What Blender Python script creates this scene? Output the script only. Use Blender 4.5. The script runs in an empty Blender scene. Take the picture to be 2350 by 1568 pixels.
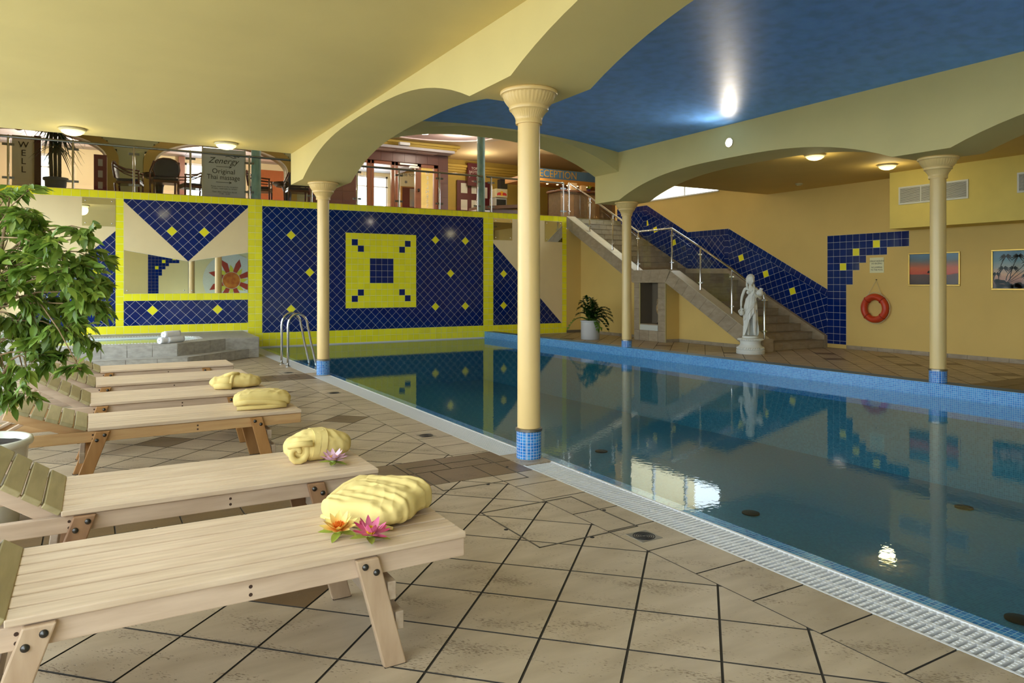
import bpy, math, random
from mathutils import Vector, Matrix, noise
PI = math.pi
scene = bpy.context.scene
COL = scene.collection
random.seed(7)

# ------------------------------------------------------------------ camera, sky, daylight, exposure
EYE = 1.45
YAW = math.atan2(962, 1650)
FPX, CX, HY = 1650.0, 1175.0, 650.5
cam = bpy.data.cameras.new('camera'); camo = bpy.data.objects.new('camera', cam); COL.objects.link(camo)
camo.location = (0, 0, EYE); camo.rotation_euler = (PI/2, 0, -YAW)
cam.sensor_width = 36.0; cam.lens = 36.0*FPX/2350; cam.shift_y = -133.5/2350
cam.clip_start = 0.05; cam.clip_end = 200
scene.camera = camo
world = bpy.data.worlds.new('world'); scene.world = world; world.use_nodes = True
_bg = world.node_tree.nodes['Background']
_bg.inputs[0].default_value = (0.80, 0.91, 1.0, 1); _bg.inputs[1].default_value = 5.6
vs = scene.view_settings
vs.view_transform = 'Standard'; vs.look = 'None'; vs.gamma = 1.0; vs.use_curve_mapping = False
vs.exposure = 0.28
try:
    cy = scene.cycles
    cy.max_bounces = 7; cy.diffuse_bounces = 4; cy.glossy_bounces = 4; cy.transmission_bounces = 4
    cy.transparent_max_bounces = 16; cy.caustics_reflective = False; cy.caustics_refractive = False
    cy.sample_clamp_indirect = 8.0; cy.use_denoising = True
except Exception:
    pass

def portal(loc, rot, sx, sy):
    l = bpy.data.lights.new('window_portal', 'AREA'); l.shape = 'RECTANGLE'; l.size = sx; l.size_y = sy
    l.cycles.is_portal = True
    o = bpy.data.objects.new('window_portal', l); o.location = loc; o.rotation_euler = rot; COL.objects.link(o)
# daylight comes through the window wall on the left, the stair window and the lobby windows
portal((-1.75, 5.9, 1.75), (0, -PI/2, 0), 3.0, 21.6)
portal((14.2, 15.4, 4.75), (0, PI/2, 0), 1.9, 3.9)
portal((0.5, 26.3, 4.6), (-PI/2, 0, 0), 6.4, 2.6)
portal((9.1, 26.3, 4.6), (-PI/2, 0, 0), 1.6, 2.6)

def lamp(name, kind, loc, power, col, size=0.1, rot=None, spot=None, blend=0.5):
    l = bpy.data.lights.new(name, kind); l.energy = power; l.color = col
    if kind == 'AREA': l.shape = 'DISK'; l.size = size
    else: l.shadow_soft_size = size
    if spot: l.spot_size = spot; l.spot_blend = blend
    o = bpy.data.objects.new(name, l); o.location = loc
    if rot: o.rotation_euler = rot
    COL.objects.link(o); return o

# ------------------------------------------------------------------ geometry of the picture (used to rank and to measure pieces)
Fv = (math.sin(YAW), math.cos(YAW)); Rv = (math.cos(YAW), -math.sin(YAW))
def proj(p):
    d = p[0]*Fv[0]+p[1]*Fv[1]; r = p[0]*Rv[0]+p[1]*Rv[1]
    if d < 0.2: return (-9e3, -9e3, d)
    return (CX+FPX*r/d, HY-FPX*(p[2]-EYE)/d, d)
def inview(p, m=25):
    u, v, d = proj(p)
    return d > 0.3 and -m < u < 2350+m and -m < v < 1568+m

# ------------------------------------------------------------------ materials
def lin(c):
    return tuple(((x/255)/12.92 if x/255 <= 0.04045 else ((x/255+0.055)/1.055)**2.4) for x in c)
MATS = {}
def M(name, rgb, rough=0.5, metal=0.0, var=0.0, vs_=4.0, bump=0.0, bs=60.0, stretch=(1, 1, 1), rnd=0.0, spec=0.5, coat=0.0, emit=0.0, ecol=None, alt=None, altf=0.5, pits=0.0, transl=0.0):
    if name in MATS: return MATS[name]
    m = bpy.data.materials.new(name); m.use_nodes = True
    nt = m.node_tree; N = nt.nodes; L = nt.links
    b = N['Principled BSDF']; c = lin(rgb)
    b.inputs['Roughness'].default_value = rough; b.inputs['Metallic'].default_value = metal
    b.inputs['Specular IOR Level'].default_value = spec; b.inputs['Coat Weight'].default_value = coat
    b.inputs['Coat Roughness'].default_value = 0.06
    b.inputs['Base Color'].default_value = (*c, 1)
    out = None
    def mp(sc):
        g = N.new('ShaderNodeNewGeometry'); v = N.new('ShaderNodeVectorMath'); v.operation = 'MULTIPLY'
        v.inputs[1].default_value = sc; L.new(g.outputs['Position'], v.inputs[0]); return v.outputs[0]
    if var or alt:
        n = N.new('ShaderNodeTexNoise'); n.inputs['Scale'].default_value = vs_; n.inputs['Detail'].default_value = 5
        L.new(mp(stretch), n.inputs['Vector'])
        r = N.new('ShaderNodeMapRange'); r.inputs[1].default_value = 0.3; r.inputs[2].default_value = 0.7
        L.new(n.outputs['Fac'], r.inputs[0])
        x = N.new('ShaderNodeMix'); x.data_type = 'RGBA'
        ca = lin(alt) if alt else tuple(k*(1+var) for k in c); cb = c if alt else tuple(k*(1-var) for k in c)
        x.inputs['A'].default_value = (*cb, 1); x.inputs['B'].default_value = (*ca, 1)
        L.new(r.outputs[0], x.inputs['Factor']); out = x.outputs['Result']
    if rnd:
        oi = N.new('ShaderNodeObjectInfo'); g = N.new('ShaderNodeNewGeometry')
        a = N.new('ShaderNodeMath'); a.operation = 'ADD'; L.new(oi.outputs['Random'], a.inputs[0]); L.new(g.outputs['Random Per Island'], a.inputs[1])
        fr = N.new('ShaderNodeMath'); fr.operation = 'FRACT'; L.new(a.outputs[0], fr.inputs[0])
        r2 = N.new('ShaderNodeMapRange'); r2.inputs[3].default_value = 1-rnd; r2.inputs[4].default_value = 1+rnd
        L.new(fr.outputs[0], r2.inputs[0])
        h = N.new('ShaderNodeHueSaturation'); L.new(r2.outputs[0], h.inputs['Value'])
        if out: L.new(out, h.inputs['Color'])
        else: h.inputs['Color'].default_value = (*c, 1)
        out = h.outputs[0]
    hgt = None
    if pits:
        g3 = N.new('ShaderNodeNewGeometry'); vr = N.new('ShaderNodeVectorRotate'); vr.rotation_type = 'Z_AXIS'; vr.inputs['Angle'].default_value = PI/4
        L.new(g3.outputs['Position'], vr.inputs['Vector'])
        def m3(sc):
            v = N.new('ShaderNodeVectorMath'); v.operation = 'MULTIPLY'; v.inputs[1].default_value = sc; L.new(vr.outputs[0], v.inputs[0]); return v.outputs[0]
        n3 = N.new('ShaderNodeTexNoise'); n3.inputs['Scale'].default_value = 1.0; n3.inputs['Detail'].default_value = 2.5
        n3.inputs['Roughness'].default_value = 0.55
        L.new(m3((52, 150, 60)), n3.inputs['Vector'])
        n4 = N.new('ShaderNodeTexNoise'); n4.inputs['Scale'].default_value = 1.0; n4.inputs['Detail'].default_value = 2
        L.new(m3((2.5, 9, 2)), n4.inputs['Vector'])
        ad = N.new('ShaderNodeMath'); ad.operation = 'MULTIPLY_ADD'; ad.inputs[1].default_value = 0.75
        L.new(n4.outputs['Fac'], ad.inputs[0]); L.new(n3.outputs['Fac'], ad.inputs[2])
        pr = N.new('ShaderNodeMapRange'); pr.inputs[1].default_value = 1.015; pr.inputs[2].default_value = 1.07
        L.new(ad.outputs[0], pr.inputs[0])
        x2 = N.new('ShaderNodeMix'); x2.data_type = 'RGBA'; x2.blend_type = 'MULTIPLY'
        x2.inputs['B'].default_value = (0.42, 0.36, 0.29, 1)
        m2 = N.new('ShaderNodeMath'); m2.operation = 'MULTIPLY'; m2.inputs[1].default_value = pits
        L.new(pr.outputs[0], m2.inputs[0]); L.new(m2.outputs[0], x2.inputs['Factor'])
        if out: L.new(out, x2.inputs['A'])
        else: x2.inputs['A'].default_value = (*c, 1)
        out = x2.outputs['Result']
        iv = N.new('ShaderNodeMath'); iv.operation = 'SUBTRACT'; iv.inputs[0].default_value = 1; L.new(pr.outputs[0], iv.inputs[1]); hgt = iv.outputs[0]
    if out: L.new(out, b.inputs['Base Color'])
    if bump or hgt:
        bp = N.new('ShaderNodeBump'); bp.inputs['Strength'].default_value = bump or 0.6
        bp.inputs['Distance'].default_value = 0.004
        if hgt is None:
            n2 = N.new('ShaderNodeTexNoise'); n2.inputs['Scale'].default_value = bs; n2.inputs['Detail'].default_value = 4
            L.new(mp(stretch), n2.inputs['Vector']); hgt = n2.outputs['Fac']
        L.new(hgt, bp.inputs['Height']); L.new(bp.outputs[0], b.inputs['Normal'])
    if emit:
        b.inputs['Emission Color'].default_value = (*lin(ecol or rgb), 1); b.inputs['Emission Strength'].default_value = emit
    if transl:
        tr = N.new('ShaderNodeBsdfTranslucent'); mxs = N.new('ShaderNodeMixShader'); mxs.inputs[0].default_value = transl
        if out: L.new(out, tr.inputs[0])
        else: tr.inputs[0].default_value = (*c, 1)
        L.new(b.outputs[0], mxs.inputs[1]); L.new(tr.outputs[0], mxs.inputs[2]); L.new(mxs.outputs[0], N['Material Output'].inputs[0])
    MATS[name] = m; return m

def mosaic_mat(name, rgbs, grout, pitch, rough=0.2):
    if name in MATS: return MATS[name]
    m = bpy.data.materials.new(name); m.use_nodes = True
    nt = m.node_tree; N = nt.nodes; L = nt.links; b = N['Principled BSDF']; b.inputs['Roughness'].default_value = rough
    g = N.new('ShaderNodeNewGeometry'); s = N.new('ShaderNodeVectorMath'); s.operation = 'SCALE'; s.inputs['Scale'].default_value = 1/pitch
    o = N.new('ShaderNodeVectorMath'); o.operation = 'ADD'; o.inputs[1].default_value = (0.31, 0.27, 0.33)
    L.new(g.outputs['Position'], s.inputs[0]); L.new(s.outputs[0], o.inputs[0])
    fl = N.new('ShaderNodeVectorMath'); fl.operation = 'FLOOR'; L.new(o.outputs[0], fl.inputs[0])
    wn = N.new('ShaderNodeTexWhiteNoise'); L.new(fl.outputs[0], wn.inputs['Vector'])
    cr = N.new('ShaderNodeValToRGB'); cr.color_ramp.interpolation = 'LINEAR'
    els = cr.color_ramp.elements
    for i, c in enumerate(rgbs):
        e = els[i] if i < 2 else els.new(i/(len(rgbs)-1))
        e.position = i/(len(rgbs)-1); e.color = (*lin(c), 1)
    L.new(wn.outputs['Value'], cr.inputs[0])
    fr = N.new('ShaderNodeVectorMath'); fr.operation = 'FRACTION'; L.new(o.outputs[0], fr.inputs[0])
    sp = N.new('ShaderNodeSeparateXYZ'); L.new(fr.outputs[0], sp.inputs[0])
    nrm = N.new('ShaderNodeSeparateXYZ'); L.new(g.outputs['True Normal'], nrm.inputs[0])
    mask = None
    for i in range(3):
        a = N.new('ShaderNodeMath'); a.operation = 'SUBTRACT'; a.inputs[1].default_value = 0.5; L.new(sp.outputs[i], a.inputs[0])
        ab = N.new('ShaderNodeMath'); ab.operation = 'ABSOLUTE'; L.new(a.outputs[0], ab.inputs[0])
        gt = N.new('ShaderNodeMath'); gt.operation = 'GREATER_THAN'; gt.inputs[1].default_value = 0.435; L.new(ab.outputs[0], gt.inputs[0])
        na = N.new('ShaderNodeMath'); na.operation = 'ABSOLUTE'; L.new(nrm.outputs[i], na.inputs[0])
        lt = N.new('ShaderNodeMath'); lt.operation = 'LESS_THAN'; lt.inputs[1].default_value = 0.8; L.new(na.outputs[0], lt.inputs[0])
        mu = N.new('ShaderNodeMath'); mu.operation = 'MULTIPLY'; L.new(gt.outputs[0], mu.inputs[0]); L.new(lt.outputs[0], mu.inputs[1])
        if mask is None: mask = mu.outputs[0]
        else:
            mx = N.new('ShaderNodeMath'); mx.operation = 'MAXIMUM'; L.new(mask, mx.inputs[0]); L.new(mu.outputs[0], mx.inputs[1]); mask = mx.outputs[0]
    x = N.new('ShaderNodeMix'); x.data_type = 'RGBA'; x.inputs['B'].default_value = (*lin(grout), 1)
    L.new(mask, x.inputs['Factor']); L.new(cr.outputs[0], x.inputs['A']); L.new(x.outputs['Result'], b.inputs['Base Color'])
    MATS[name] = m; return m

def glass_mat(name, tint=(0.93, 0.97, 0.95), ior=1.45, rough=0.0, bump=0.0, bscale=(1, 1, 1)):
    if name in MATS: return MATS[name]
    m = bpy.data.materials.new(name); m.use_nodes = True
    nt = m.node_tree; N = nt.nodes; L = nt.links; N.remove(N['Principled BSDF'])
    t = N.new('ShaderNodeBsdfTransparent'); t.inputs[0].default_value = (*tint, 1)
    g = N.new('ShaderNodeBsdfGlossy'); g.inputs['Roughness'].default_value = rough
    f = N.new('ShaderNodeFresnel'); gb_ = N.new('ShaderNodeNewGeometry')      # same reflectance from both sides of a pane
    im = N.new('ShaderNodeMapRange'); im.inputs[3].default_value = ior; im.inputs[4].default_value = 1/ior
    L.new(gb_.outputs['Backfacing'], im.inputs[0]); L.new(im.outputs[0], f.inputs['IOR'])
    x = N.new('ShaderNodeMixShader'); L.new(f.outputs[0], x.inputs[0]); L.new(t.outputs[0], x.inputs[1]); L.new(g.outputs[0], x.inputs[2])
    L.new(x.outputs[0], N['Material Output'].inputs[0])
    if bump:
        ge = N.new('ShaderNodeNewGeometry'); v = N.new('ShaderNodeVectorMath'); v.operation = 'MULTIPLY'; v.inputs[1].default_value = bscale
        L.new(ge.outputs['Position'], v.inputs[0])
        n = N.new('ShaderNodeTexNoise'); n.inputs['Scale'].default_value = 1; n.inputs['Detail'].default_value = 2; L.new(v.outputs[0], n.inputs['Vector'])
        b = N.new('ShaderNodeBump'); b.inputs['Strength'].default_value = bump; b.inputs['Distance'].default_value = 0.01
        L.new(n.outputs['Fac'], b.inputs['Height']); L.new(b.outputs[0], g.inputs['Normal']); L.new(b.outputs[0], f.inputs['Normal'])
    MATS[name] = m; return m

PLASTER = M('yellow_plaster', (228, 208, 142), 0.75, var=0.03, vs_=1.5, bump=0.05, bs=90)
PLASTER_R = M('ochre_plaster', (222, 190, 112), 0.75, var=0.04, vs_=1.2, bump=0.08, bs=70)
CREAM = M('cream_plaster', (236, 214, 168), 0.7, var=0.02, bump=0.04, bs=90)
SKYBLUE = M('blue_plaster', (108, 170, 250), 0.44, var=0.14, vs_=6, stretch=(1, 1, 1), bump=0.16, bs=7, spec=0.5)
COLPAINT = M('column_paint', (240, 206, 140), 0.3, var=0.02, vs_=3)
TBLUE = M('cobalt_tile', (4, 34, 104), 0.08, rnd=0.12, spec=0.38)
TYEL = M('lemon_tile', (248, 240, 46), 0.12, rnd=0.05, spec=0.5)
GROUT = M('pale_grout', (236, 236, 228), 0.8)
GROUTD = M('dark_grout', (58, 52, 44), 0.9)
TRAV = M('travertine', (190, 172, 146), 0.42, rnd=0.08, alt=(166, 148, 122), vs_=1.2, stretch=(2.2, 7.0, 2), pits=0.8)
TRAVB = M('brown_travertine', (118, 94, 64), 0.42, rnd=0.06, alt=(100, 78, 52), vs_=1.2, stretch=(2.2, 7.0, 2), pits=0.4)
STONE = M('stair_stone', (172, 156, 132), 0.5, rnd=0.05, alt=(152, 136, 112), vs_=3, stretch=(2, 2, 5), bump=0.1, bs=40)
STONEG = M('grey_stone', (176, 172, 164), 0.5, rnd=0.05, alt=(150, 146, 138), vs_=5, stretch=(2, 2, 4), bump=0.15, bs=40)
STGROUT = M('stair_grout', (112, 100, 82), 0.9)
MOS = mosaic_mat('blue_mosaic', [(30, 110, 186), (52, 140, 206), (84, 166, 222)], (190, 214, 226), 0.0245)
MOSP = mosaic_mat('pool_mosaic', [(36, 112, 134), (46, 124, 146), (58, 136, 156)], (86, 148, 160), 0.0245, 0.3)
STEEL = M('polished_steel', (205, 205, 205), 0.14, 1.0)
STEELD = M('brushed_steel', (150, 146, 138), 0.35, 1.0)
WHITE = M('white_plastic', (222, 222, 222), 0.35)
WHITEP = M('white_paint', (232, 232, 236), 0.4)
GLASS = glass_mat('clear_glass', (0.96, 0.98, 0.965), 1.3)
MIRROR = M('mirror_glass', (225, 228, 225), 0.01, 1.0)
DARK = M('dark_metal', (38, 36, 34), 0.5, 0.3)
BOLT = M('bolt_steel', (84, 82, 80), 0.35, 1.0)

# ------------------------------------------------------------------ mesh helpers
def wloc(o):
    v = Vector((0, 0, 0))
    while o is not None:
        v += o.location; o = o.parent
    return v
def tag(o, label=None, cat=None, group=None, kind=None):
    if label: o['label'] = label
    if cat: o['category'] = cat
    if group: o['group'] = group
    if kind: o['kind'] = kind
    return o
def empty(name, loc=(0, 0, 0), rz=0.0, label=None, cat=None, group=None, kind=None):
    o = bpy.data.objects.new(name, None); o.location = loc; o.rotation_euler = (0, 0, rz); o.empty_display_size = 0.1
    COL.objects.link(o); return tag(o, label, cat, group, kind)
def inst(name, me, parent, loc, rot=(0, 0, 0), scale=None):
    o = bpy.data.objects.new(name, me); COL.objects.link(o); o.parent = parent
    o.location = loc; o.rotation_euler = rot
    if scale: o.scale = scale
    return o
class MB:
    def __init__(s): s.v = []; s.f = []; s.m = []
    def add(s, vs, fs, mi=0):
        n = len(s.v); s.v += [tuple(p) for p in vs]; s.f += [tuple(i+n for i in f) for f in fs]; s.m += [mi]*len(fs); return s
    def box(s, x0, x1, y0, y1, z0, z1, mi=0):
        return s.add([(x0,y0,z0),(x1,y0,z0),(x1,y1,z0),(x0,y1,z0),(x0,y0,z1),(x1,y0,z1),(x1,y1,z1),(x0,y1,z1)],
                     [(0,3,2,1),(4,5,6,7),(0,1,5,4),(1,2,6,5),(2,3,7,6),(3,0,4,7)], mi)
    def obox(s, c, ax, ay, az, mi=0):
        c = Vector(c); ax = Vector(ax); ay = Vector(ay); az = Vector(az)
        P = [c+ax*i+ay*j+az*k for k in (-1, 1) for i, j in ((-1,-1),(1,-1),(1,1),(-1,1))]
        return s.add(P, [(0,3,2,1),(4,5,6,7),(0,1,5,4),(1,2,6,5),(2,3,7,6),(3,0,4,7)], mi)
    def beam(s, p, q, w, h, up=(0, 0, 1), mi=0):
        p = Vector(p); q = Vector(q); d = q-p; l = d.length; d.normalize(); u = Vector(up)
        sd = d.cross(u).normalized(); u = sd.cross(d).normalized()
        return s.obox((p+q)/2, d*(l/2), sd*(w/2), u*(h/2), mi)
    def prism(s, poly, off, mi=0):
        n = len(poly); off = Vector(off); A = [Vector(p) for p in poly]; B = [p+off for p in A]
        return s.add(A+B, [tuple(range(n-1, -1, -1)), tuple(range(n, 2*n))]+[(i, (i+1) % n, n+(i+1) % n, n+i) for i in range(n)], mi)
    def quad(s, a, b, c, d, mi=0): return s.add([a, b, c, d], [(0, 1, 2, 3)], mi)
    def lathe(s, prof, c=(0, 0, 0), n=32, mi=0, rfun=None, cap=True):
        vs = []; fs = []
        for k, (r, z) in enumerate(prof):
            for i in range(n):
                a = 2*PI*i/n; rr = rfun(k, a, r) if rfun else r
                vs.append((c[0]+rr*math.cos(a), c[1]+rr*math.sin(a), c[2]+z))
        for k in range(len(prof)-1):
            for i in range(n):
                j = (i+1) % n; fs.append((k*n+i, k*n+j, (k+1)*n+j, (k+1)*n+i))
        if cap:
            fs.append(tuple(range(n-1, -1, -1))); fs.append(tuple((len(prof)-1)*n+i for i in range(n)))
        return s.add(vs, fs, mi)
    def tube(s, pts, r, n=10, mi=0, rad=None, closed=False):
        P = [Vector(p) for p in pts]; m = len(P); vs = []; fs = []; prev = None
        for i in range(m):
            if closed: t = P[(i+1) % m]-P[i-1]
            else: t = P[min(i+1, m-1)]-P[max(i-1, 0)]
            t.normalize()
            if prev is None:
                a = Vector((0, 0, 1)) if abs(t.z) < 0.9 else Vector((1, 0, 0))
                u = t.cross(a).normalized()
            else:
                u = (prev-t*prev.dot(t)).normalized()
            prev = u; w = t.cross(u); rr = rad[i] if rad else r
            for k in range(n):
                an = 2*PI*k/n; vs.append(P[i]+(u*math.cos(an)+w*math.sin(an))*rr)
        for i in range(m if closed else m-1):
            for k in range(n):
                k2 = (k+1) % n; j = (i+1) % m
                fs.append((i*n+k, i*n+k2, j*n+k2, j*n+k))
        if not closed:
            fs.append(tuple(range(n-1, -1, -1))); fs.append(tuple((m-1)*n+k for k in range(n)))
        return s.add(vs, fs, mi)
    def ball(s, c, r, n=16, m=10, mi=0):
        if not hasattr(r, '__len__'): r = (r, r, r)
        vs = [(c[0], c[1], c[2]-r[2])]; fs = []
        for j in range(1, m):
            a = -PI/2+PI*j/m
            for i in range(n):
                b = 2*PI*i/n; vs.append((c[0]+r[0]*math.cos(a)*math.cos(b), c[1]+r[1]*math.cos(a)*math.sin(b), c[2]+r[2]*math.sin(a)))
        vs.append((c[0], c[1], c[2]+r[2])); t = len(vs)-1
        for i in range(n):
            fs.append((0, 1+(i+1) % n, 1+i)); fs.append((t, t-n+i, t-n+(i+1) % n))
        for j in range(m-2):
            for i in range(n):
                k = (i+1) % n; fs.append((1+j*n+i, 1+j*n+k, 1+(j+1)*n+k, 1+(j+1)*n+i))
        return s.add(vs, fs, mi)
    def tile(s, poly, nrm, t=0.006, ins=0.003, mi=0, side=None):
        """a tile: outline poly lying on its bed, face raised by t with small chamfers"""
        n = len(poly); nrm = Vector(nrm); A = [Vector(p) for p in poly]; c = sum(A, Vector())/n
        sz = max((p-c).length for p in A) or 1
        B = [p+nrm*(t*0.55) for p in A]; T = [p+(c-p)*(ins/sz)+nrm*t for p in A]
        if side is not None:
            s.add(A+B+T, [tuple(range(2*n, 3*n))], mi); k = len(s.v)-3*n
            F = [(i, (i+1) % n, n+(i+1) % n, n+i) for i in range(n)]+[(n+i, n+(i+1) % n, 2*n+(i+1) % n, 2*n+i) for i in range(n)]
            s.f += [tuple(q+k for q in f) for f in F]; s.m += [side]*len(F); return s
        return s.add(A+B+T, [tuple(range(2*n, 3*n))]+[(i, (i+1) % n, n+(i+1) % n, n+i) for i in range(n)]+[(n+i, n+(i+1) % n, 2*n+(i+1) % n, 2*n+i) for i in range(n)], mi)
    def mesh(s, name, mats, smooth=False, ang=None):
        me = bpy.data.meshes.new(name); me.from_pydata(s.v, [], s.f)
        if not isinstance(mats, (list, tuple)): mats = [mats]
        for m in mats: me.materials.append(m)
        if len(mats) > 1: me.polygons.foreach_set('material_index', s.m)
        if smooth or ang:
            me.polygons.foreach_set('use_smooth', [True]*len(me.polygons))
            if ang: me.set_sharp_from_angle(angle=math.radians(ang))
        me.update(); return me
    def build(s, name, mats, parent=None, smooth=False, ang=None, bevel=0.0, seg=2, label=None, cat=None, group=None, kind=None, local=False, loc=None):
        if parent is not None and not local:
            w = wloc(parent); s.v = [(p[0]-w.x, p[1]-w.y, p[2]-w.z) for p in s.v]
        if loc is not None: s.v = [(p[0]-loc[0], p[1]-loc[1], p[2]-loc[2]) for p in s.v]
        me = s.mesh(name, mats, smooth, ang)
        o = bpy.data.objects.new(name, me); COL.objects.link(o); o.parent = parent
        if loc is not None: o.location = loc
        if bevel:
            b = o.modifiers.new('bevel', 'BEVEL'); b.width = bevel; b.segments = seg; b.limit_method = 'ANGLE'; b.angle_limit = math.radians(40)
        return tag(o, label, cat, group, kind)
def text(name, body, size, loc, rot, m, parent=None, align='CENTER', ext=0.0006, spacing=1.0, sx=1.0, shear=0.0):
    cu = bpy.data.curves.new(name, 'FONT'); cu.body = body; cu.size = size; cu.align_x = align; cu.align_y = 'CENTER'; cu.extrude = ext
    cu.space_line = spacing; cu.resolution_u = 3; cu.shear = shear
    t = bpy.data.objects.new(name, cu); COL.objects.link(t); bpy.context.view_layer.update()
    me = bpy.data.meshes.new_from_object(t); bpy.data.objects.remove(t); me.materials.clear(); me.materials.append(m)
    o = bpy.data.objects.new(name, me); COL.objects.link(o); o.rotation_euler = rot
    if parent is not None: o.parent = parent; o.location = Vector(loc)-wloc(parent)
    else: o.location = loc
    o.scale = (sx, 1, 1); return o
def clip(poly, n, d):
    """keep the part of the 2D polygon where n.p <= d"""
    out = []
    for i in range(len(poly)):
        a, b = poly[i], poly[(i+1) % len(poly)]; da = a[0]*n[0]+a[1]*n[1]-d; db = b[0]*n[0]+b[1]*n[1]-d
        if da <= 0: out.append(a)
        if (da < 0 < db) or (db < 0 < da):
            t = da/(da-db); out.append((a[0]+(b[0]-a[0])*t, a[1]+(b[1]-a[1])*t))
    return out
def clipc(poly, conv):
    """clip with a convex counter-clockwise polygon"""
    for i in range(len(conv)):
        a, b = conv[i], conv[(i+1) % len(conv)]
        n = (b[1]-a[1], -(b[0]-a[0])); poly = clip(poly, n, n[0]*a[0]+n[1]*a[1])
        if len(poly) < 3: return []
    return poly
def area(p): return abs(sum(p[i][0]*p[(i+1) % len(p)][1]-p[(i+1) % len(p)][0]*p[i][1] for i in range(len(p))))/2
def shrink(p, g):
    c = (sum(q[0] for q in p)/len(p), sum(q[1] for q in p)/len(p)); r = max(math.hypot(q[0]-c[0], q[1]-c[1]) for q in p) or 1
    return [(q[0]+(c[0]-q[0])*g/r, q[1]+(c[1]-q[1])*g/r) for q in p]
def rect(a0, a1, b0, b1): return [(a0, b0), (a1, b0), (a1, b1), (a0, b1)]
class TileField:
    """collects tiles of one surface; the 300 that show largest become parts named tile, the rest one stuff part"""
    def __init__(s, parent, to3, nrm, mats, t=0.006, ins=0.003, name='tile', side=None):
        s.side = side; s.p = parent; s.to3 = to3; s.n = Vector(nrm); s.mats = mats; s.t = t; s.ins = ins; s.L = []; s.name = name
    def add(s, poly, mi=0, gap=0.0):
        if gap: poly = shrink(poly, gap)
        if len(poly) >= 3 and area(poly) > 4e-4: s.L.append((poly, mi))
    def collect(s):
        for poly, mi in s.L:
            P = [s.to3(a, b) for a, b in poly]; c = [sum(q[k] for q in P)/len(P) for k in range(3)]
            u, v, d = proj(c); w = 0
            if inview(c, 0):
                dv = Vector((c[0], c[1], c[2]-EYE)); w = area(poly)*abs(dv.normalized().dot(s.n))/(d*d)
            yield (w, s, P, c, mi)
def emit_tiles(fields, limit=296, stuffname='tile_field'):
    allt = [x for f in fields for x in f.collect()]; allt.sort(key=lambda x: -x[0])
    cache = {}
    rest = {}
    for k, (w, f, P, c, mi) in enumerate(allt):
        if k < limit and w > 0:
            key = (id(f), mi, tuple(round(q[i]-c[i], 3) for q in P for i in range(3)))
            if key not in cache:
                b = MB(); b.tile([(q[0]-c[0], q[1]-c[1], q[2]-c[2]) for q in P], f.n, f.t, f.ins, 0, 1 if f.side else None); cache[key] = b.mesh(f.name, [f.mats[mi], f.side] if f.side else f.mats[mi])
            inst(f.name, cache[key], f.p, c)
        else:
            rest.setdefault(id(f), (f, MB()))[1].tile(P, f.n, f.t, f.ins, mi, len(f.mats) if f.side else None)
    for f, b in rest.values():
        b.build(stuffname, list(f.mats)+([f.side] if f.side else []), f.p, kind='stuff')
# ------------------------------------------------------------------ floor of the pool hall
XL = -1.62            # window wall on the left
YB = 16.94            # tiled wall
XW = 14.035           # wall on the right
YF = -5.0             # wall behind the camera
ZM = 3.355            # mezzanine floor
ZD = 0.04             # deck beyond the pool
def rimx(y): return 9.025+(YB-y)*0.0276
fl = MB()
fl.box(XL, 2.965, YF, YB, -0.2, -0.0045)
fl.prism([(rimx(YF)+0.24, YF, -0.2), (XW, YF, -0.2), (XW, YB, -0.2), (rimx(YB)+0.24, YB, -0.2)], (0, 0, 0.2+ZD-0.0045))
floor = fl.build('floor', GROUTD, kind='structure')
fA = TileField(floor, lambda a, b: (a, b, -0.0045), (0, 0, 1), [TRAV, TRAVB], 0.0045, 0.0012, side=GROUTD)
fB = TileField(floor, lambda a, b: (a, b, ZD-0.0045), (0, 0, 1), [TRAV, TRAVB], 0.0045, 0.0012, side=GROUTD)
H = 0.2525
def diag_field(F, conv, accents, g=0.0045):
    xs = [p[0] for p in conv]; ys = [p[1] for p in conv]
    for i in range(int((min(xs)-1.829)/H)-2, int((max(xs)-1.829)/H)+3):
        for j in range(int((min(ys)-2.732)/H)-2, int((max(ys)-2.732)/H)+3):
            if (i+j) % 2 == 0: continue
            cx, cy = 1.829+i*H, 2.732+j*H
            q = [(cx+H-g*1.41, cy), (cx, cy+H-g*1.41), (cx-H+g*1.41, cy), (cx, cy-H+g*1.41)]
            q = clipc(q, conv)
            if len(q) >= 3:
                F.add(q, 1 if any(abs(cx-ax) < 0.2 and abs(cy-ay) < 0.2 for ax, ay in accents) else 0)
ACC = [(0.57, 3.49), (2.08, 7.53), (0.31, 7.28), (0.57, 9.8), (2.08, 9.8), (0.31, 13.0), (0.57, 0.9), (2.08, 1.2)]
def nodecell(a):
    i = round((a[0]-1.829)/H); j = round((a[1]-2.732)/H)
    if (i+j) % 2 == 0: i += 1
    return (1.829+i*H, 2.732+j*H)
ACC = [nodecell(a) for a in ACC]
diag_field(fA, rect(XL, 2.598, -2.0, 4.745), ACC)
diag_field(fA, rect(XL, 2.598, 5.445, 10.965), ACC)
diag_field(fA, rect(XL, 2.598, 11.655, 14.9), ACC)
y = 1.926-0.3557*11
while y < 14.6:
    for lo, hi in ((-2.0, 4.745), (5.445, 10.965), (11.655, 14.6)):
        a, b = max(y+0.004, lo+0.003), min(y+0.3517, hi-0.003)
        if b-a > 0.03: fA.add(rect(2.603, 2.957, a, b), 0)
    y += 0.3557
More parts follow.
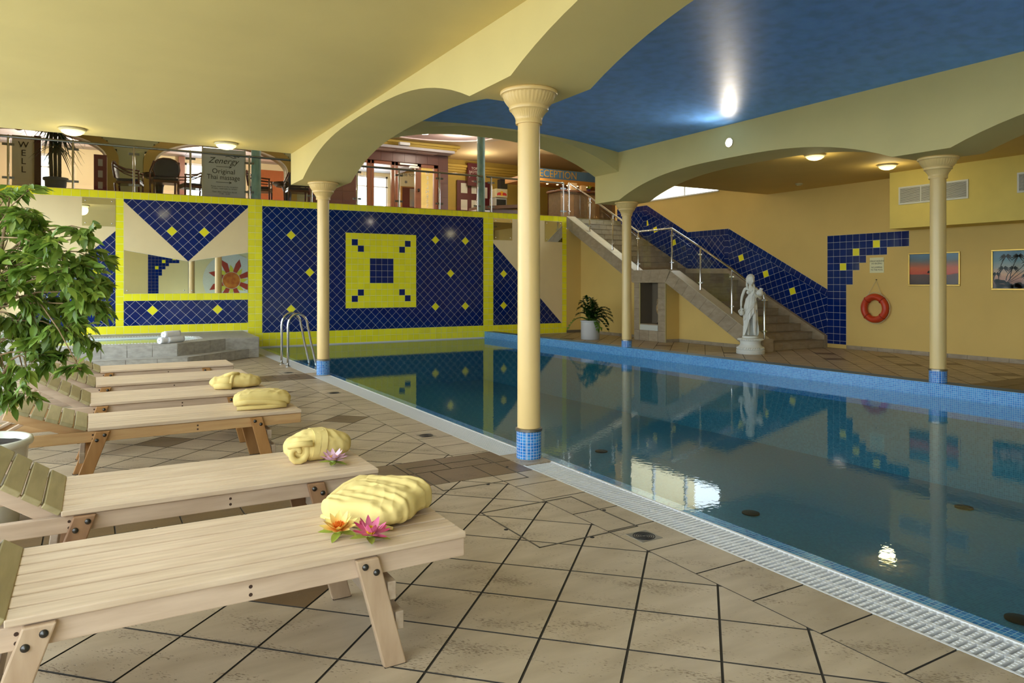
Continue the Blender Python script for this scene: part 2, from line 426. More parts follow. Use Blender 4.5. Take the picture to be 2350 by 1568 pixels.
for y0, y1 in ((4.749, 5.092), (5.1, 5.441), (10.969, 11.306), (11.314, 11.651)):
    x = 2.957 if y0 in (4.749, 10.969) else 2.78
    if x < 2.9: fA.add(rect(2.784, 2.957, y0, y1), 1)
    while x > XL:
        fA.add(rect(max(XL, x-0.3517), x-0.003, y0, y1), 1); x -= 0.3557
# floor under the hot tub corner and the strip beside it
fA.add(rect(2.603, 2.957, 14.62, 16.9), 0)
conv = [(rimx(-2)+0.25, -2.0), (XW, -2.0), (XW, YB), (rimx(YB)+0.25, YB)]
ACC2 = [nodecell(a) for a in [(12.6, 9.3), (11.6, 8.6), (12.9, 8.2), (12.2, 7.2), (11.0, 12.4), (12.9, 6.9), (10.4, 15.2), (11.0, 10.3), (12.0, 5.8)]]
def cv(y0, y1): return [(rimx(y0)+0.25, y0), (XW, y0), (XW, y1), (rimx(y1)+0.25, y1)]
diag_field(fB, cv(-2, 4.745), ACC2); diag_field(fB, cv(5.445, 10.0), ACC2); diag_field(fB, cv(10.0, YB), ACC2)
for y0, y1 in ((4.749, 5.092), (5.1, 5.441)):
    x = rimx(5)+0.26
    while x < XW: fB.add(rect(x, min(x+0.352, XW), y0, y1), 1); x += 0.3557
emit_tiles([fA, fB], 298)

# ------------------------------------------------------------------ pool basin, water, blue rim
pb = MB()
def rx(y, dx=0.0): return rimx(y)+dx
pb.quad((3.36, YF+1.2, -1.12), (rx(YF+1.2), YF+1.2, -1.12), (rx(YB), YB, -1.12), (3.36, YB, -1.12), 1)
pb.quad((3.36, YF+1.2, -1.12), (3.36, YB, -1.12), (3.36, YB, -0.02), (3.36, YF+1.2, -0.02), 1)
pb.quad((rx(YF+1.2), YF+1.2, -1.12), (rx(YF+1.2), YF+1.2, -0.01), (rx(YB), YB, -0.01), (rx(YB), YB, -1.12), 1)
pb.quad((3.36, YF+1.2, -1.12), (3.36, YF+1.2, 0.0), (rx(YF+1.2), YF+1.2, 0.0), (rx(YF+1.2), YF+1.2, -1.12), 1)
pb.quad((3.36, YB-0.001, -1.12), (rx(YB), YB-0.001, -1.12), (rx(YB), YB-0.001, -0.02), (3.36, YB-0.001, -0.02), 1)
pb.box(3.238, 3.362, YF+1.2, YB, -0.09, -0.014, 0)
pool = pb.build('pool_basin', [MOS, MOSP], kind='structure')
WATER = glass_mat('pool_water', (0.82, 0.96, 0.97), 1.333, 0.0, 0.03, (22, 22, 22))
wb = MB(); wb.quad((3.238, YF+1.2, -0.005), (rx(YF+1.2), YF+1.2, -0.005), (rx(YB), YB, -0.005), (3.238, YB, -0.005))
tag(wb.build('pool_water', WATER), 'still teal pool water mirroring the hall in its surface', 'water', kind='structure')
MOSR = mosaic_mat('rim_mosaic', [(36, 122, 200), (56, 144, 212), (78, 160, 220)], (170, 205, 226), 0.0245, 0.22)
MOST = M('rim_top_mosaic', (74, 112, 136), 0.45, var=0.1, vs_=40)
rb = MB()
rb.prism([(rx(YF), YF, -0.25), (rx(YF)+0.27, YF, -0.25), (rx(YB)+0.27, YB-0.002, -0.25), (rx(YB), YB-0.002, -0.25)], (0, 0, 0.25+0.166))
rb.m[1] = 1
rim = rb.build('pool_rim', [MOSR, MOST], kind='structure', label='raised pool edge faced with small sky blue mosaic')
# underwater fittings
for i, (u, v) in enumerate([(1723, 1178), (2212, 1165), (2338, 1422), (1380, 1036), (1468, 950), (1795, 957), (1555, 905)]):
    a = (u-CX)/FPX; dx, dy, dz = Fv[0]+Rv[0]*a, Fv[1]+Rv[1]*a, (HY-v)/FPX
    t = (-1.115-EYE)/dz; x, y = dx*t, dy*t
    if not (3.5 < x < 9.2 and y < 16.7): continue
    b = MB(); b.lathe([(0.095, 0.0), (0.095, 0.012), (0.07, 0.02), (0.0, 0.024)], (x, y, -1.12), 24)
    n = ['first', 'largest', 'nearest', 'third', 'fourth', 'fifth', 'last'][i]
    where = ['beside the white window reflection', 'near the right rim under the reflected palm picture', 'nearest the grating at right', 'close to the nearest column', 'under the staircase reflection', 'under the reflected tile steps', 'near the far blue rim'][i]
    tag(b.build('pool_inlet', DARK, ang=40, loc=(x, y, -1.12)), 'dark round inlet on the pool bottom, '+where, 'inlet', 'round inlets on the pool bottom')

# ------------------------------------------------------------------ overflow gutter with its white grating
gb = MB(); gb.box(2.962, 3.24, YF+1.2, YB, -0.22, -0.2); gb.box(2.955, 2.967, YF+1.2, YB, -0.2, -0.003); gb.box(3.228, 3.24, YF+1.2, YB, -0.2, -0.004)
gr = tag(gb.build('gutter_grating', M('gutter_lining', (170, 172, 168), 0.6)), 'long white slatted grating along the near pool edge', 'grating')
sb = MB(); sb.box(-0.131, 0.131, -0.0085, 0.0085, -0.024, 0.0)
for k in range(11): sb.box(-0.126+k*0.0245, -0.1185+k*0.0245, -0.007, 0.007, 0.0, 0.0012)
slat = sb.mesh('slat', WHITE)
gaps = ((4.90, 5.28), (11.2, 11.7))
ys = []; y = 0.62
while y < YB-0.03:
    if not any(a < y < b for a, b in gaps): ys.append(y)
    y += 0.034
for y in ys[:292]: inst('slat', slat, gr, (3.1, y, -0.003))
far = MB()
for y in ys[292:]: far.box(2.969, 3.231, y-0.0085, y+0.0085, -0.027, -0.002)
far.build('far_slats', WHITE, gr, kind='stuff')
for a, b in ((0.6, 4.9), (5.28, 11.2), (11.7, YB)):
    for q in ((3.085, 3.115, -0.03, -0.008), (3.222, 3.238, -0.03, 0.001), (2.962, 2.973, -0.03, 0.0)):
        ribs = MB(); ribs.box(q[0], q[1], a, b, q[2], q[3]); ribs.build('edge_strip', WHITE, gr)
for a, b in gaps:
    plb = MB(); plb.box(2.962, 3.238, a, b, -0.1, 0.0); plb.build('column_plinth', TRAV, gr, label='beige stone infill under a column')

# ------------------------------------------------------------------ tiled wall at the far end of the pool
bw = MB(); bw.box(XL-0.3, 11.676, YB, YB+0.3, -0.1, ZM-0.004); bw.box(2.0, 11.6, YB, YB+0.3, -1.5, -0.1)
wall_back = bw.build('wall_back', GROUT, kind='structure')
wf = TileField(wall_back, lambda a, b: (a, YB, b), (0, -1, 0), [TBLUE, TYEL, CREAM], 0.003, 0.001)
G = 0.0024
def grid(F, a0, a1, b0, b1, na, nb, mi, f=None):
    da, db = (a1-a0)/na, (b1-b0)/nb
    for i in range(na):
        for j in range(nb):
            m_ = f(i, j) if f else mi
            if m_ is None: continue
            F.add(rect(a0+i*da+G, a0+(i+1)*da-G, b0+j*db+G, b0+(j+1)*db-G), m_)
def diamonds(F, conv, ax, bz, acc, hd=0.107, par=0):
    xs = [p[0] for p in conv]; zs = [p[1] for p in conv]; g = G*1.5
    for i in range(int((min(xs)-ax)/hd)-2, int((max(xs)-ax)/hd)+3):
        for j in range(int((min(zs)-bz)/hd)-2, int((max(zs)-bz)/hd)+3):
            if (i+j+par) % 2: continue
            cx, cz = ax+i*hd, bz+j*hd
            q = clipc([(cx, cz-hd+g), (cx+hd-g, cz), (cx, cz+hd-g), (cx-hd+g, cz)], conv)
            if len(q) >= 3: F.add(q, 1 if any(abs(cx-p) < 0.06 and abs(cz-r) < 0.06 for p, r in acc) else 0)
T0 = 3.203
grid(wf, XL, 0.404, T0, ZM, 13, 1, 1); grid(wf, 0.404, 0.554, 0.394, ZM, 1, 19, 1)
grid(wf, 0.554, 3.01, T0, ZM, 16, 1, 1); grid(wf, 3.01, 3.321, 0.0, ZM, 2, 22, 1)
grid(wf, 3.321, 8.989, T0, ZM, 37, 1, 1); grid(wf, 8.989, 9.294, 0.02, ZM, 2, 22, 1)
grid(wf, 9.294, 11.526, T0, ZM, 15, 1, 1); grid(wf, 11.526, 11.676, 0.045, ZM, 1, 21, 1)
grid(wf, 3.321, 8.989, 0.02, 0.326, 37, 2, 1); grid(wf, 9.294, 11.526, 0.045, 0.326, 15, 2, 1)
grid(wf, 0.554, 3.01, 1.083, 1.233, 16, 1, 1); grid(wf, 0.554, 3.01, 0.40, 0.566, 16, 1, 1); grid(wf, XL, 0.404, 0.40, 0.566, 13, 1, 1)
# big panel round the yellow square
SQ = (5.247, 7.07, 0.847, 2.672)
acc = [(3.962, 2.564), (4.393, 1.71), (3.962, 0.852), (7.597, 2.558), (8.458, 2.562), (8.03, 1.707), (7.597, 0.852), (8.458, 0.855)]
for conv in (rect(3.321, SQ[0], 0.326, T0), rect(SQ[1], 8.989, 0.326, T0), rect(SQ[0], SQ[1], 0.326, SQ[2]), rect(SQ[0], SQ[1], SQ[3], T0)):
    diamonds(wf, conv, 3.321, 3.206, acc)
blk = {(1, 10), (2, 9), (10, 10), (9, 9), (1, 1), (2, 2), (10, 1), (9, 2)}
grid(wf, SQ[0], SQ[1], SQ[2], SQ[3], 12, 12, 1, lambda i, j: 0 if (4 <= i <= 7 and 4 <= j <= 7) or (i, j) in blk else 1)
AX = 1.781
diamonds(wf, [(AX, 1.925), (3.01, 3.154), (3.01, T0), (0.554, T0), (0.554, 3.154)], AX, 3.206, [(1.46, 2.564), (2.102, 2.564)], par=1)
diamonds(wf, rect(0.554, 3.01, 0.566, 1.083), 0.554, 1.09, [(1.089, 0.876), (2.373, 0.876)], par=1)
diamonds(wf, [(9.294, 0.326), (11.5, 0.326), (9.294, 2.532)], 9.294, 3.206, [(9.615, 1.706), (9.615, 0.852)], par=1)
diamonds(wf, [(0.404, 0.566), (0.404, 2.532), (-1.562, 0.566)], 0.404, 3.206, [(0.083, 1.706), (0.083, 0.852)], par=1)
# smooth plaster fields between the tiles
def slab(polys, m, name, parent, y=YB, t=0.004):
    b = MB()
    for p in polys: b.prism([(a, y, c) for a, c in p], (0, -t, 0))
    return b.build(name, m, parent)
slab([[(0.556, 3.152), (AX, 1.925), (0.556, 2.142)], [(3.008, 3.152), (3.008, 2.142), (AX, 1.925)],
      [(9.296, 2.53), (11.498, 0.328), (11.524, 0.328), (11.524, T0-0.002), (9.296, T0-0.002)],
      [(0.402, 2.53), (0.402, T0-0.002), (XL, T0-0.002), (XL, 0.568), (-1.56, 0.568)]], CREAM, 'plaster_field', wall_back)
emit_tiles([wf], 296)
wb2 = MB(); wb2.box(11.676, 12.2, YB, YB+0.3, 0.0, 3.0)
wb2.build('wall_understair', PLASTER_R, kind='structure')
stw = MB(); stw.box(3.24, 8.99, YB-0.012, YB-0.004, -0.02, 0.018); stw.build('trim_1', WHITE, kind='structure')
def mirror(poly, label, studs):
    b = MB(); c = (sum(p[0] for p in poly)/len(poly), YB, min(p[1] for p in poly))
    b.prism([(a, YB-0.004, z) for a, z in poly], (0, -0.006, 0))
    o = tag(b.build('wall_mirror', MIRROR, loc=c), label, 'mirror', 'mirrors on the tiled wall')
    for a, z in studs:
        s = MB(); s.lathe([(0.014, 0), (0.014, 0.003), (0.006, 0.006), (0, 0.0065)], (0, 0, 0), 12)
        k = s.mesh('stud', STEEL, ang=40); inst('stud', k, o, (a-c[0], -0.01, z-c[2]), (PI/2, 0, 0))
def corners(a0, a1, z0, z1, d=0.06): return [(a0+d, z0+d), (a1-d, z0+d), (a1-d, z1-d), (a0+d, z1-d)]
mirror([(0.558, 1.236), (1.776, 1.236), (1.776, 1.92), (0.558, 2.136)], 'long wall mirror under the blue triangle, its left half', [(0.62, 1.3), (1.7, 1.3)])
mirror([(1.786, 1.236), (3.006, 1.236), (3.006, 2.136), (1.786, 1.92)], 'long wall mirror under the blue triangle, right half showing the sun mosaic', [(2.94, 1.3), (1.86, 1.3)])
mirror(rect(-0.188, 0.402, 2.62, 3.196), 'small square mirror high on the tiled wall beside the fig tree', corners(-0.188, 0.402, 2.62, 3.196))
mirror(rect(9.298, 9.878, 2.62, 3.196), 'small square mirror high on the tiled wall left of the near column', corners(9.298, 9.878, 2.62, 3.196))
mirror(rect(10.936, 11.522, 2.62, 3.196), 'small square mirror high on the tiled wall next to the stair top', corners(10.936, 11.522, 2.62, 3.196))

# ------------------------------------------------------------------ right wall with its tile bands
rw = MB()
rw.box(XW, XW+0.3, YF, 13.4, -0.1, 6.2); rw.box(XW, XW+0.3, 17.4, 17.7, -0.1, 6.2)
rw.box(XW, XW+0.3, 13.4, 17.4, -0.1, 3.835); rw.box(XW, XW+0.3, 13.4, 17.4, 5.7, 6.2)
wall_right = rw.build('wall_right', PLASTER_R, kind='structure')
grb = MB()
def rgrout(poly): grb.prism([(XW, a, b) for a, b in poly], (-0.002, 0, 0))
rf = TileField(wall_right, lambda a, b: (XW-0.002, a, b), (-1, 0, 0), [TBLUE, TYEL, STONE], 0.003, 0.001)
P_ = 0.1535; A0 = 10.222; Z0 = 2.498
rows = [(12, []), (12, [7]), (9, [4]), (6, []), (5, [2]), (4, []), (4, [])]+[(3, [])]*8
for j, (n, ye) in enumerate(rows):
    z1 = Z0-j*P_; rgrout(rect(A0-n*P_, A0, z1-P_, z1))
    for i in range(n): rf.add(rect(A0-(i+1)*P_+G, A0-i*P_-G, z1-P_+G, z1-G), 1 if i in ye else 0)
zl = Z0-15*P_; rgrout(rect(A0-3*P_, A0, 0.125, zl))
for i in range(3): rf.add(rect(A0-(i+1)*P_+G, A0-i*P_-G, 0.125, zl-G), 0)
SL = 0.5355; ang = math.atan(SL)
def slope_panel(y0, y1, zb0, zt0, accs):
    """panel following the stair between y0 (low end) and y1 (high end)"""
    d = y1-y0; poly = [(y0, zb0), (y1, zb0+SL*d), (y1, zt0+SL*d), (y0, zt0)]; rgrout(poly)
    ca, sa = math.cos(ang), math.sin(ang); tv = P_/ca
    n = int(round(d/ca/P_))
    for k in range(-1, n+2):
        s0, s1 = k*P_+G, (k+1)*P_-G
        q = [(y0+s*ca+h*sa, zt0+s*sa-h*ca) for s, h in ((s0-h_, h_) for s, h_ in [])] if False else None
        c = [(y0+s*ca+w*sa, zt0+s*sa-w*ca) for s, w in ((s0, P_-G), (s1, P_-G), (s1, G), (s0, G))]
        c = clip(clip(c, (1, 0), y1), (-1, 0), -y0)
        if len(c) >= 3: rf.add(c, 0)
    inner = [(y0, zb0), (y1, zb0+SL*d), (y1, zt0-tv+SL*d), (y0, zt0-tv)]
    th = ang+PI/4; e1 = (math.cos(th), math.sin(th)); e2 = (-e1[1], e1[0]); o = (y0, zt0-tv)
    ks = {}
    for i in range(-30, 40):
        for j in range(-40, 30):
            c = [(o[0]+e1[0]*P_*(i+a)+e2[0]*P_*(j+b), o[1]+e1[1]*P_*(i+a)+e2[1]*P_*(j+b)) for a, b in ((G/P_, G/P_), (1-G/P_, G/P_), (1-G/P_, 1-G/P_), (G/P_, 1-G/P_))]
            q = clipc(c, inner)
            if len(q) >= 3:
                m = (sum(p[0] for p in c)/4, sum(p[1] for p in c)/4)
                best = any(math.hypot(m[0]-x, m[1]-z) < P_*0.5 for x, z in accs)
                rf.add(q, 1 if best else 0)
def prw(u, v):
    a = (u-CX)/FPX; dx, dy, dz = Fv[0]+Rv[0]*a, Fv[1]+Rv[1]*a, (HY-v)/FPX; t = XW/dx
    return (dy*t, EYE+dz*t)
slope_panel(10.222, 13.08, 0.30, 1.32, [prw(1702, 592.5), prw(1761, 630), prw(1823.5, 670.5)])
slope_panel(14.55, 16.22, 1.80, 2.846, [prw(1504, 522), prw(1548, 555), prw(1484, 511)])
def flat_panel(y0, y1, z0, z1, accs):
    rgrout(rect(y0, y1, z0, z1)); n = int(round((y1-y0)/P_)); d = (y1-y0)/n
    for k in range(n): rf.add(rect(y0+k*d+G, y0+(k+1)*d-G, z1-P_+G, z1-G), 0)
    m = int((z1-P_-z0)/P_)
    for k in range(m+1):
        hi = z1-P_-k*P_; lo = max(z0, hi-P_)
        if hi-lo < 0.02: continue
        rf.add(rect(y0+G, y0+d-G, lo+G, hi-G), 0); rf.add(rect(y1-d+G, y1-G, lo+G, hi-G), 0)
    diamonds(rf, rect(y0+d, y1-d, z0, z1-P_), y0+d, z1-P_, accs)
flat_panel(13.08, 14.55, 1.785, 2.85, [prw(1625, 580)])
flat_panel(16.22, 17.6, 2.70, 3.74, [prw(1460, 500)])
grb.build('grout_bed', GROUT, wall_right)
emit_tiles([rf], 296)
# baseboard of stone pieces along the right wall
bb = MB(); bb.box(XW-0.012, XW, YF, 9.75, ZD, 0.115); basr = bb.build('baseboard_right', STGROUT, kind='structure')
y = 9.74
while y > YF:
    b = MB(); b.tile([(XW-0.012, y, ZD), (XW-0.012, y-0.347, ZD), (XW-0.012, y-0.347, 0.118), (XW-0.012, y, 0.118)][::-1], (-1, 0, 0), 0.004, 0.002)
    b.build('tile', STONE, basr); y -= 0.353

# ------------------------------------------------------------------ other walls, window wall, ceilings, beams
wl = MB()
wl.box(XL-0.25, XL, YF, YB+0.3, -0.1, 0.22); wl.box(XL-0.25, XL, YF, YB, 3.48, 6.2)
for y in (YF, 2.2, 9.3, YB-0.25): wl.box(XL-0.25, XL, y, y+0.25, 0.22, 3.48)
wl.box(-4.25, -4, YB, 26.2, ZM-0.3, 6.2); wl.box(-4.25, XL, YB-0.02, YB+0.02, ZM-0.3, 6.2)
wl.build('wall_left', PLASTER, kind='structure')
k = 1
for y0, y1 in ((YF+0.25, 2.2), (2.45, 9.3), (9.55, YB-0.25)):
    w = MB(); n = int(round((y1-y0)/1.35)); d = (y1-y0)/n
    for i in range(n+1): w.box(XL-0.16, XL-0.09, y0+i*d-(0.035 if 0 < i < n else 0 if i == 0 else 0.07), y0+i*d+(0.035 if 0 < i < n else 0.07 if i == 0 else 0), 0.22, 3.48)
    w.box(XL-0.16, XL-0.09, y0, y1, 0.22, 0.3); w.box(XL-0.16, XL-0.09, y0, y1, 3.4, 3.48); w.box(XL-0.16, XL-0.09, y0, y1, 2.3, 2.36)
    wo = w.build('window_%d' % k, WHITEP, kind='structure'); k += 1
    p = MB(); p.quad((XL-0.125, y0, 0.25), (XL-0.125, y1, 0.25), (XL-0.125, y1, 3.44), (XL-0.125, y0, 3.44)); p.build('pane', GLASS, wo)
w = MB()
for a, b_, c, d in ((13.4, 17.4, 3.835, 3.885), (13.4, 17.4, 5.65, 5.7), (13.4, 13.46, 3.885, 5.65), (17.34, 17.4, 3.885, 5.65), (14.7, 14.75, 3.885, 5.65), (16.0, 16.05, 3.885, 5.65)):
    w.box(XW+0.06, XW+0.13, a, b_, c, d)
w.box(XW-0.03, XW+0.3, 13.4, 17.4, 3.835, 3.86)
wo = w.build('window_4', WHITEP, kind='structure')
p = MB(); p.quad((XW+0.1, 13.4, 3.86), (XW+0.1, 17.4, 3.86), (XW+0.1, 17.4, 5.68), (XW+0.1, 13.4, 5.68)); p.build('pane', GLASS, wo)
gd = MB(); gd.box(-40, XL-0.26, -40, 60, -0.4, -0.12); gd.build('ground', M('bounce_ground', (186, 182, 170), 0.9, var=0.1), kind='structure')  # unseen ground, added to cut upward skylight and bounce some onto the ceilings
wfr = MB(); wfr.box(XL, XW, YF-0.3, YF, -0.1, 6.2); wall_front = wfr.build('wall_front', PLASTER, kind='structure')
c = MB(); c.box(XL-0.1, 2.9, YF, 11.84, 3.55, 3.9); c.build('ceiling', PLASTER, kind='structure')
c = MB(); c.box(9.5, XW, YF, 11.86, 3.59, 3.95); c.build('ceiling', PLASTER_R, kind='structure')
c = MB(); n = 28
for i in range(n):
    x0, x1 = 3.3+i*(9.1-3.3)/n, 3.3+(i+1)*(9.1-3.3)/n
    f = lambda x: 3.99+0.225*(1-((x-6.2)/2.9)**2)
    c.add([(x0, YF, f(x0)), (x1, YF, f(x1)), (x1, 11.3, f(x1)), (x0, 11.3, f(x0))], [(0, 1, 2, 3)])
me = c.build('ceiling', SKYBLUE, kind='structure', smooth=True)
c = MB(); c.box(XL-0.25, XW+0.3, 11.86, YB, 5.95, 6.2); c.box(-4.25, 17.3, YB, 26.4, 5.95, 6.2)
c.build('ceiling', M('lobby_ceiling', (228, 204, 150), 0.7), kind='structure')
# wall above the low ceilings, over the stair well
c = MB(); c.box(XL-0.1, XW, 11.6, 11.83, 4.25, 6.2); c.box(XL-0.1, 2.9, 11.6, 11.83, 3.6, 4.25); c.box(9.5, XW, 11.6, 11.83, 3.64, 4.25); c.box(2.9, 9.5, 11.6, 11.83, 4.2, 4.25); c.build('wall_upper', PLASTER, kind='structure')

def arch_profile(y0, y1, zb, rise, n=26, ex=2.9):
    m, h = (y0+y1)/2, abs(y1-y0)/2; out = []
    for i in range(n+1):
        t = -1+2*i/n; t = math.copysign(abs(t)**0.8, t); out.append((m+(h if y1 > y0 else -h)*t, zb+rise*(1-abs(t)**ex)))
    return out
def arch_beam(x0, x1, pts, ztop, name, label, m):
    b = MB(); n = len(pts); vs = []
    for y, z in pts: vs += [(x0, y, z), (x1, y, z), (x0, y, ztop), (x1, y, ztop)]
    fs = []
    for i in range(n-1):
        a, c = 4*i, 4*i+4
        fs += [(a, a+1, c+1, c), (a, c, c+2, a+2), (a+1, a+3, c+3, c+1), (a+2, c+2, c+3, a+3)]
    fs += [(0, 2, 3, 1), (4*n-4, 4*n-3, 4*n-1, 4*n-2)]
    b.add(vs, fs); return b.build(name, m, ang=35, kind='structure', label=label)
ZBL, ZBR = 3.05, 3.08
def rowprof(zb, ends):
    pts = []
    for k, s in enumerate(ends):
        pts += s
    return pts
pl = [(11.9, ZBL)]+arch_profile(11.14, 5.49, ZBL, 0.42)+arch_profile(4.79, -0.86, ZBL, 0.42)+arch_profile(-1.56, -7.2, ZBL, 0.42)[:14]+[(YF, 3.4)]
pl = [p for p in pl if p[1] or p[0] > YF]; pl = [p for p in pl if p[0] >= YF]
arch_beam(2.78, 3.54, pl, 4.3, 'arched_beam', 'yellow arched beam over the near pool edge', PLASTER)
pr_ = [(11.88, ZBR)]+arch_profile(11.11, 5.54, ZBR, 0.405)+arch_profile(4.81, -0.8, ZBR, 0.405)+arch_profile(-1.5, -7.1, ZBR, 0.405)
pr_ = [p for p in pr_ if p[0] >= YF]
arch_beam(8.90, 9.66, pr_, 4.3, 'arched_beam', 'yellow arched beam over the far blue rim, with a spotlight', PLASTER)
tb = MB(); prof = [(3.5, 3.60)]; n = 40
for i in range(n+1):
    t = -1+2*i/n; prof.append((6.27+2.68*t, 3.61+0.575*(1-abs(t)**2.5)))
prof.append((8.95, 3.6)); vs = []; fs = []
for x, z in prof: vs += [(x, 11.12, z), (x, 11.9, z), (x, 11.12, 4.4), (x, 11.9, 4.4)]
for i in range(len(prof)-1):
    a, c_ = 4*i, 4*i+4; fs += [(a, c_, c_+1, a+1), (a, a+2, c_+2, c_), (a+1, c_+1, c_+3, a+3)]
tb.add(vs, fs); tb.build('arched_beam', PLASTER, ang=35, kind='structure', label='wide flat cross arch in front of the mezzanine')

# soffit box with air grilles on the right wall
sbx = MB(); sbx.box(13.35, XW, YF, 8.357, 2.505, 3.59); sbx.build('trim_2', M('box_plaster', (222, 200, 108), 0.75, var=0.03, bump=0.05), kind='structure')
# ------------------------------------------------------------------ columns
def column(x, y, z0, zt, ring, label, r=0.098):
    root = empty('column', (x, y, z0), label=label, cat='column', group='round columns round the pool', kind='thing')
    h = zt-z0
    b = MB(); b.lathe([(r+0.006, 0), (r+0.006, ring)], (0, 0, 0), 40); b.build('mosaic_base', mosaic_mat('base_mosaic', [(28, 110, 196), (48, 132, 214), (76, 160, 226)], (196, 214, 232), 0.0245), root, ang=40, local=True)
    b = MB(); b.lathe([(r, 0), (r+0.014, 0.0), (r+0.014, 0.02), (r, 0.026)], (0, 0, ring), 40); b.build('steel_collar', STEELD, root, ang=40, local=True)
    b = MB(); b.lathe([(r-0.002, ring), (r-0.004, h*0.5), (r-0.006, h-0.27)], (0, 0, 0), 48); b.build('shaft', COLPAINT, root, ang=40, local=True)
    pf = [(r-0.006, h-0.275), (r+0.012, h-0.275), (r+0.014, h-0.252), (r+0.011, h-0.247), (r+0.016, h-0.225), (r+0.028, h-0.20), (r+0.046, h-0.175), (r+0.054, h-0.163), (r+0.064, h-0.16), (r+0.068, h-0.145), (r+0.066, h-0.132), (r+0.070, h-0.128), (r+0.090, h-0.105), (r+0.108, h-0.078), (r+0.119, h-0.048), (r+0.124, h-0.036), (r+0.138, h-0.033), (r+0.142, h-0.022), (r+0.140, h-0.006), (r+0.132, h)]
    def fl_(k, a, rr): return rr*(1-0.02*(0.5+0.5*math.cos(a*40))**3) if k in (4, 5, 6, 12, 13, 14) else rr
    b = MB(); b.lathe(pf, (0, 0, 0), 160, rfun=fl_); b.build('capital', COLPAINT, root, ang=50, local=True)
    return root
column(3.145, 5.115, 0.0, 3.05, 0.225, 'nearest yellow column, between the beige deck and the pool')
column(3.168, 11.40, 0.0, 3.05, 0.225, 'yellow column by the pool ladder with mosaic base')
column(9.30, 11.36, 0.166, 3.08, 0.13, 'slim yellow column on the blue rim in front of the stairs')
column(9.465, 5.27, 0.166, 3.08, 0.155, 'yellow column on the blue rim before the sunset picture')

# ------------------------------------------------------------------ staircase
SX0, SX1, SX2 = 11.75, 12.05, 13.93
R_, T_ = 0.1658, 0.306
Y1 = 10.23; YL = Y1+9*T_; ZL = ZD+10*R_; Y2 = 14.52; YT = Y2+9*T_
stair = empty('staircase', (SX0, Y1, ZD), label='stone tiled staircase rising from the pool deck to the mezzanine in two flights', cat='staircase')
tread_m = STONE
def steps(y0, z0, n):
    for k in range(n):
        y = y0+k*T_; z = z0+(k+1)*R_; last = y+T_ if k < n-1 else (Y2+0.02 if y0 < 12 else YT+0.5)
        b = MB(); b.box(SX1, SX2, y+0.004, last+0.01, z-R_-0.02, z-0.008)
        st = b.build('step', STGROUT, stair)
        m = 7; w = (SX2-SX1)/m; off = 0.5*w if k % 2 else 0
        rb_ = MB(); xs = [SX1]+[SX1+off+i*w for i in range(0 if off else 1, m)]+[SX2]
        for i in range(len(xs)-1):
            a, c = xs[i]+0.002, xs[i+1]-0.002
            t = MB(); t.tile([(a, y+0.004, z-R_+0.003), (c, y+0.004, z-R_+0.003), (c, y+0.004, z-0.012), (a, y+0.004, z-0.012)], (0, -1, 0), 0.005, 0.002)
            t.build('tile', STONE, st)
        t = MB(); t.box(SX1, SX2, y-0.014, last+0.002, z-0.012, z); t.build('tread', M('tread_stone', (150, 134, 110), 0.5, var=0.08, vs_=6), st, bevel=0.003)
steps(Y1, ZD, 10); steps(Y2, ZL, 10)
# stringer: profile (y, z) of upper and lower edge
top = [(10.04, 0.305), (10.13, 0.305), (12.76, 1.745), (12.83, 1.77), (14.06, 1.77), (17.05, 3.37)]
bot = [(10.04, ZD), (10.35, ZD), (12.93, 1.465), (14.12, 1.465), (17.05, 3.025)]
b = MB(); b.prism([(SX0+0.006, y, z) for y, z in top+bot[::-1]], (SX1-SX0-0.006, 0, 0)); b.build('stringer', STGROUT, stair)
def strip_tiles(lo, hi, n, par):
    for k in range(n):
        u0, u1 = k/n, (k+1)/n
        P = [tuple(a+(c-a)*u for a, c in zip(lo[0], lo[1])) for u in (u0, u1)]; Q = [tuple(a+(c-a)*u for a, c in zip(hi[0], hi[1])) for u in (u0, u1)]
        poly = shrink([P[0], Q[0], Q[1], P[1]], 0.003)
        t = MB(); t.tile([(SX0+0.006, a, c) for a, c in poly], (-1, 0, 0), 0.006, 0.002); t.build('tile', STONE, par)
def cut(p, q, y): t = (y-p[0])/(q[0]-p[0]); return (y, p[1]+(q[1]-p[1])*t)
strip_tiles(((10.45, 0.095), bot[2]), ((10.13, 0.305), (12.74, 1.735)), 9, stair)
strip_tiles((bot[2], bot[3]), ((12.77, 1.766), (14.06, 1.766)), 4, stair)
strip_tiles((bot[3], bot[4]), ((14.06, 1.766), (17.05, 3.366)), 10, stair)
CAP = M('stringer_cap_stone', (206, 196, 172), 0.4, var=0.06, vs_=6)
for (a, c), n in (((top[1], top[2]), 9), ((top[3], top[4]), 4), ((top[4], top[5]), 10)):
    for k in range(n):
        y0, y1 = a[0]+(c[0]-a[0])*k/n+0.002, a[0]+(c[0]-a[0])*(k+1)/n-0.002
        z0, z1 = cut(a, c, y0)[1], cut(a, c, y1)[1]
        t = MB(); t.prism([(SX0, y0, z0), (SX0, y1, z1), (SX0, y1, z1+0.01), (SX0, y0, z0+0.01)], (SX1-SX0, 0, 0)); t.build('cap_tile', CAP, stair)
b = MB(); b.box(SX0, SX1, 10.03, 10.36, ZD, 0.31); b.build('newel_block', STONE, stair, bevel=0.004)
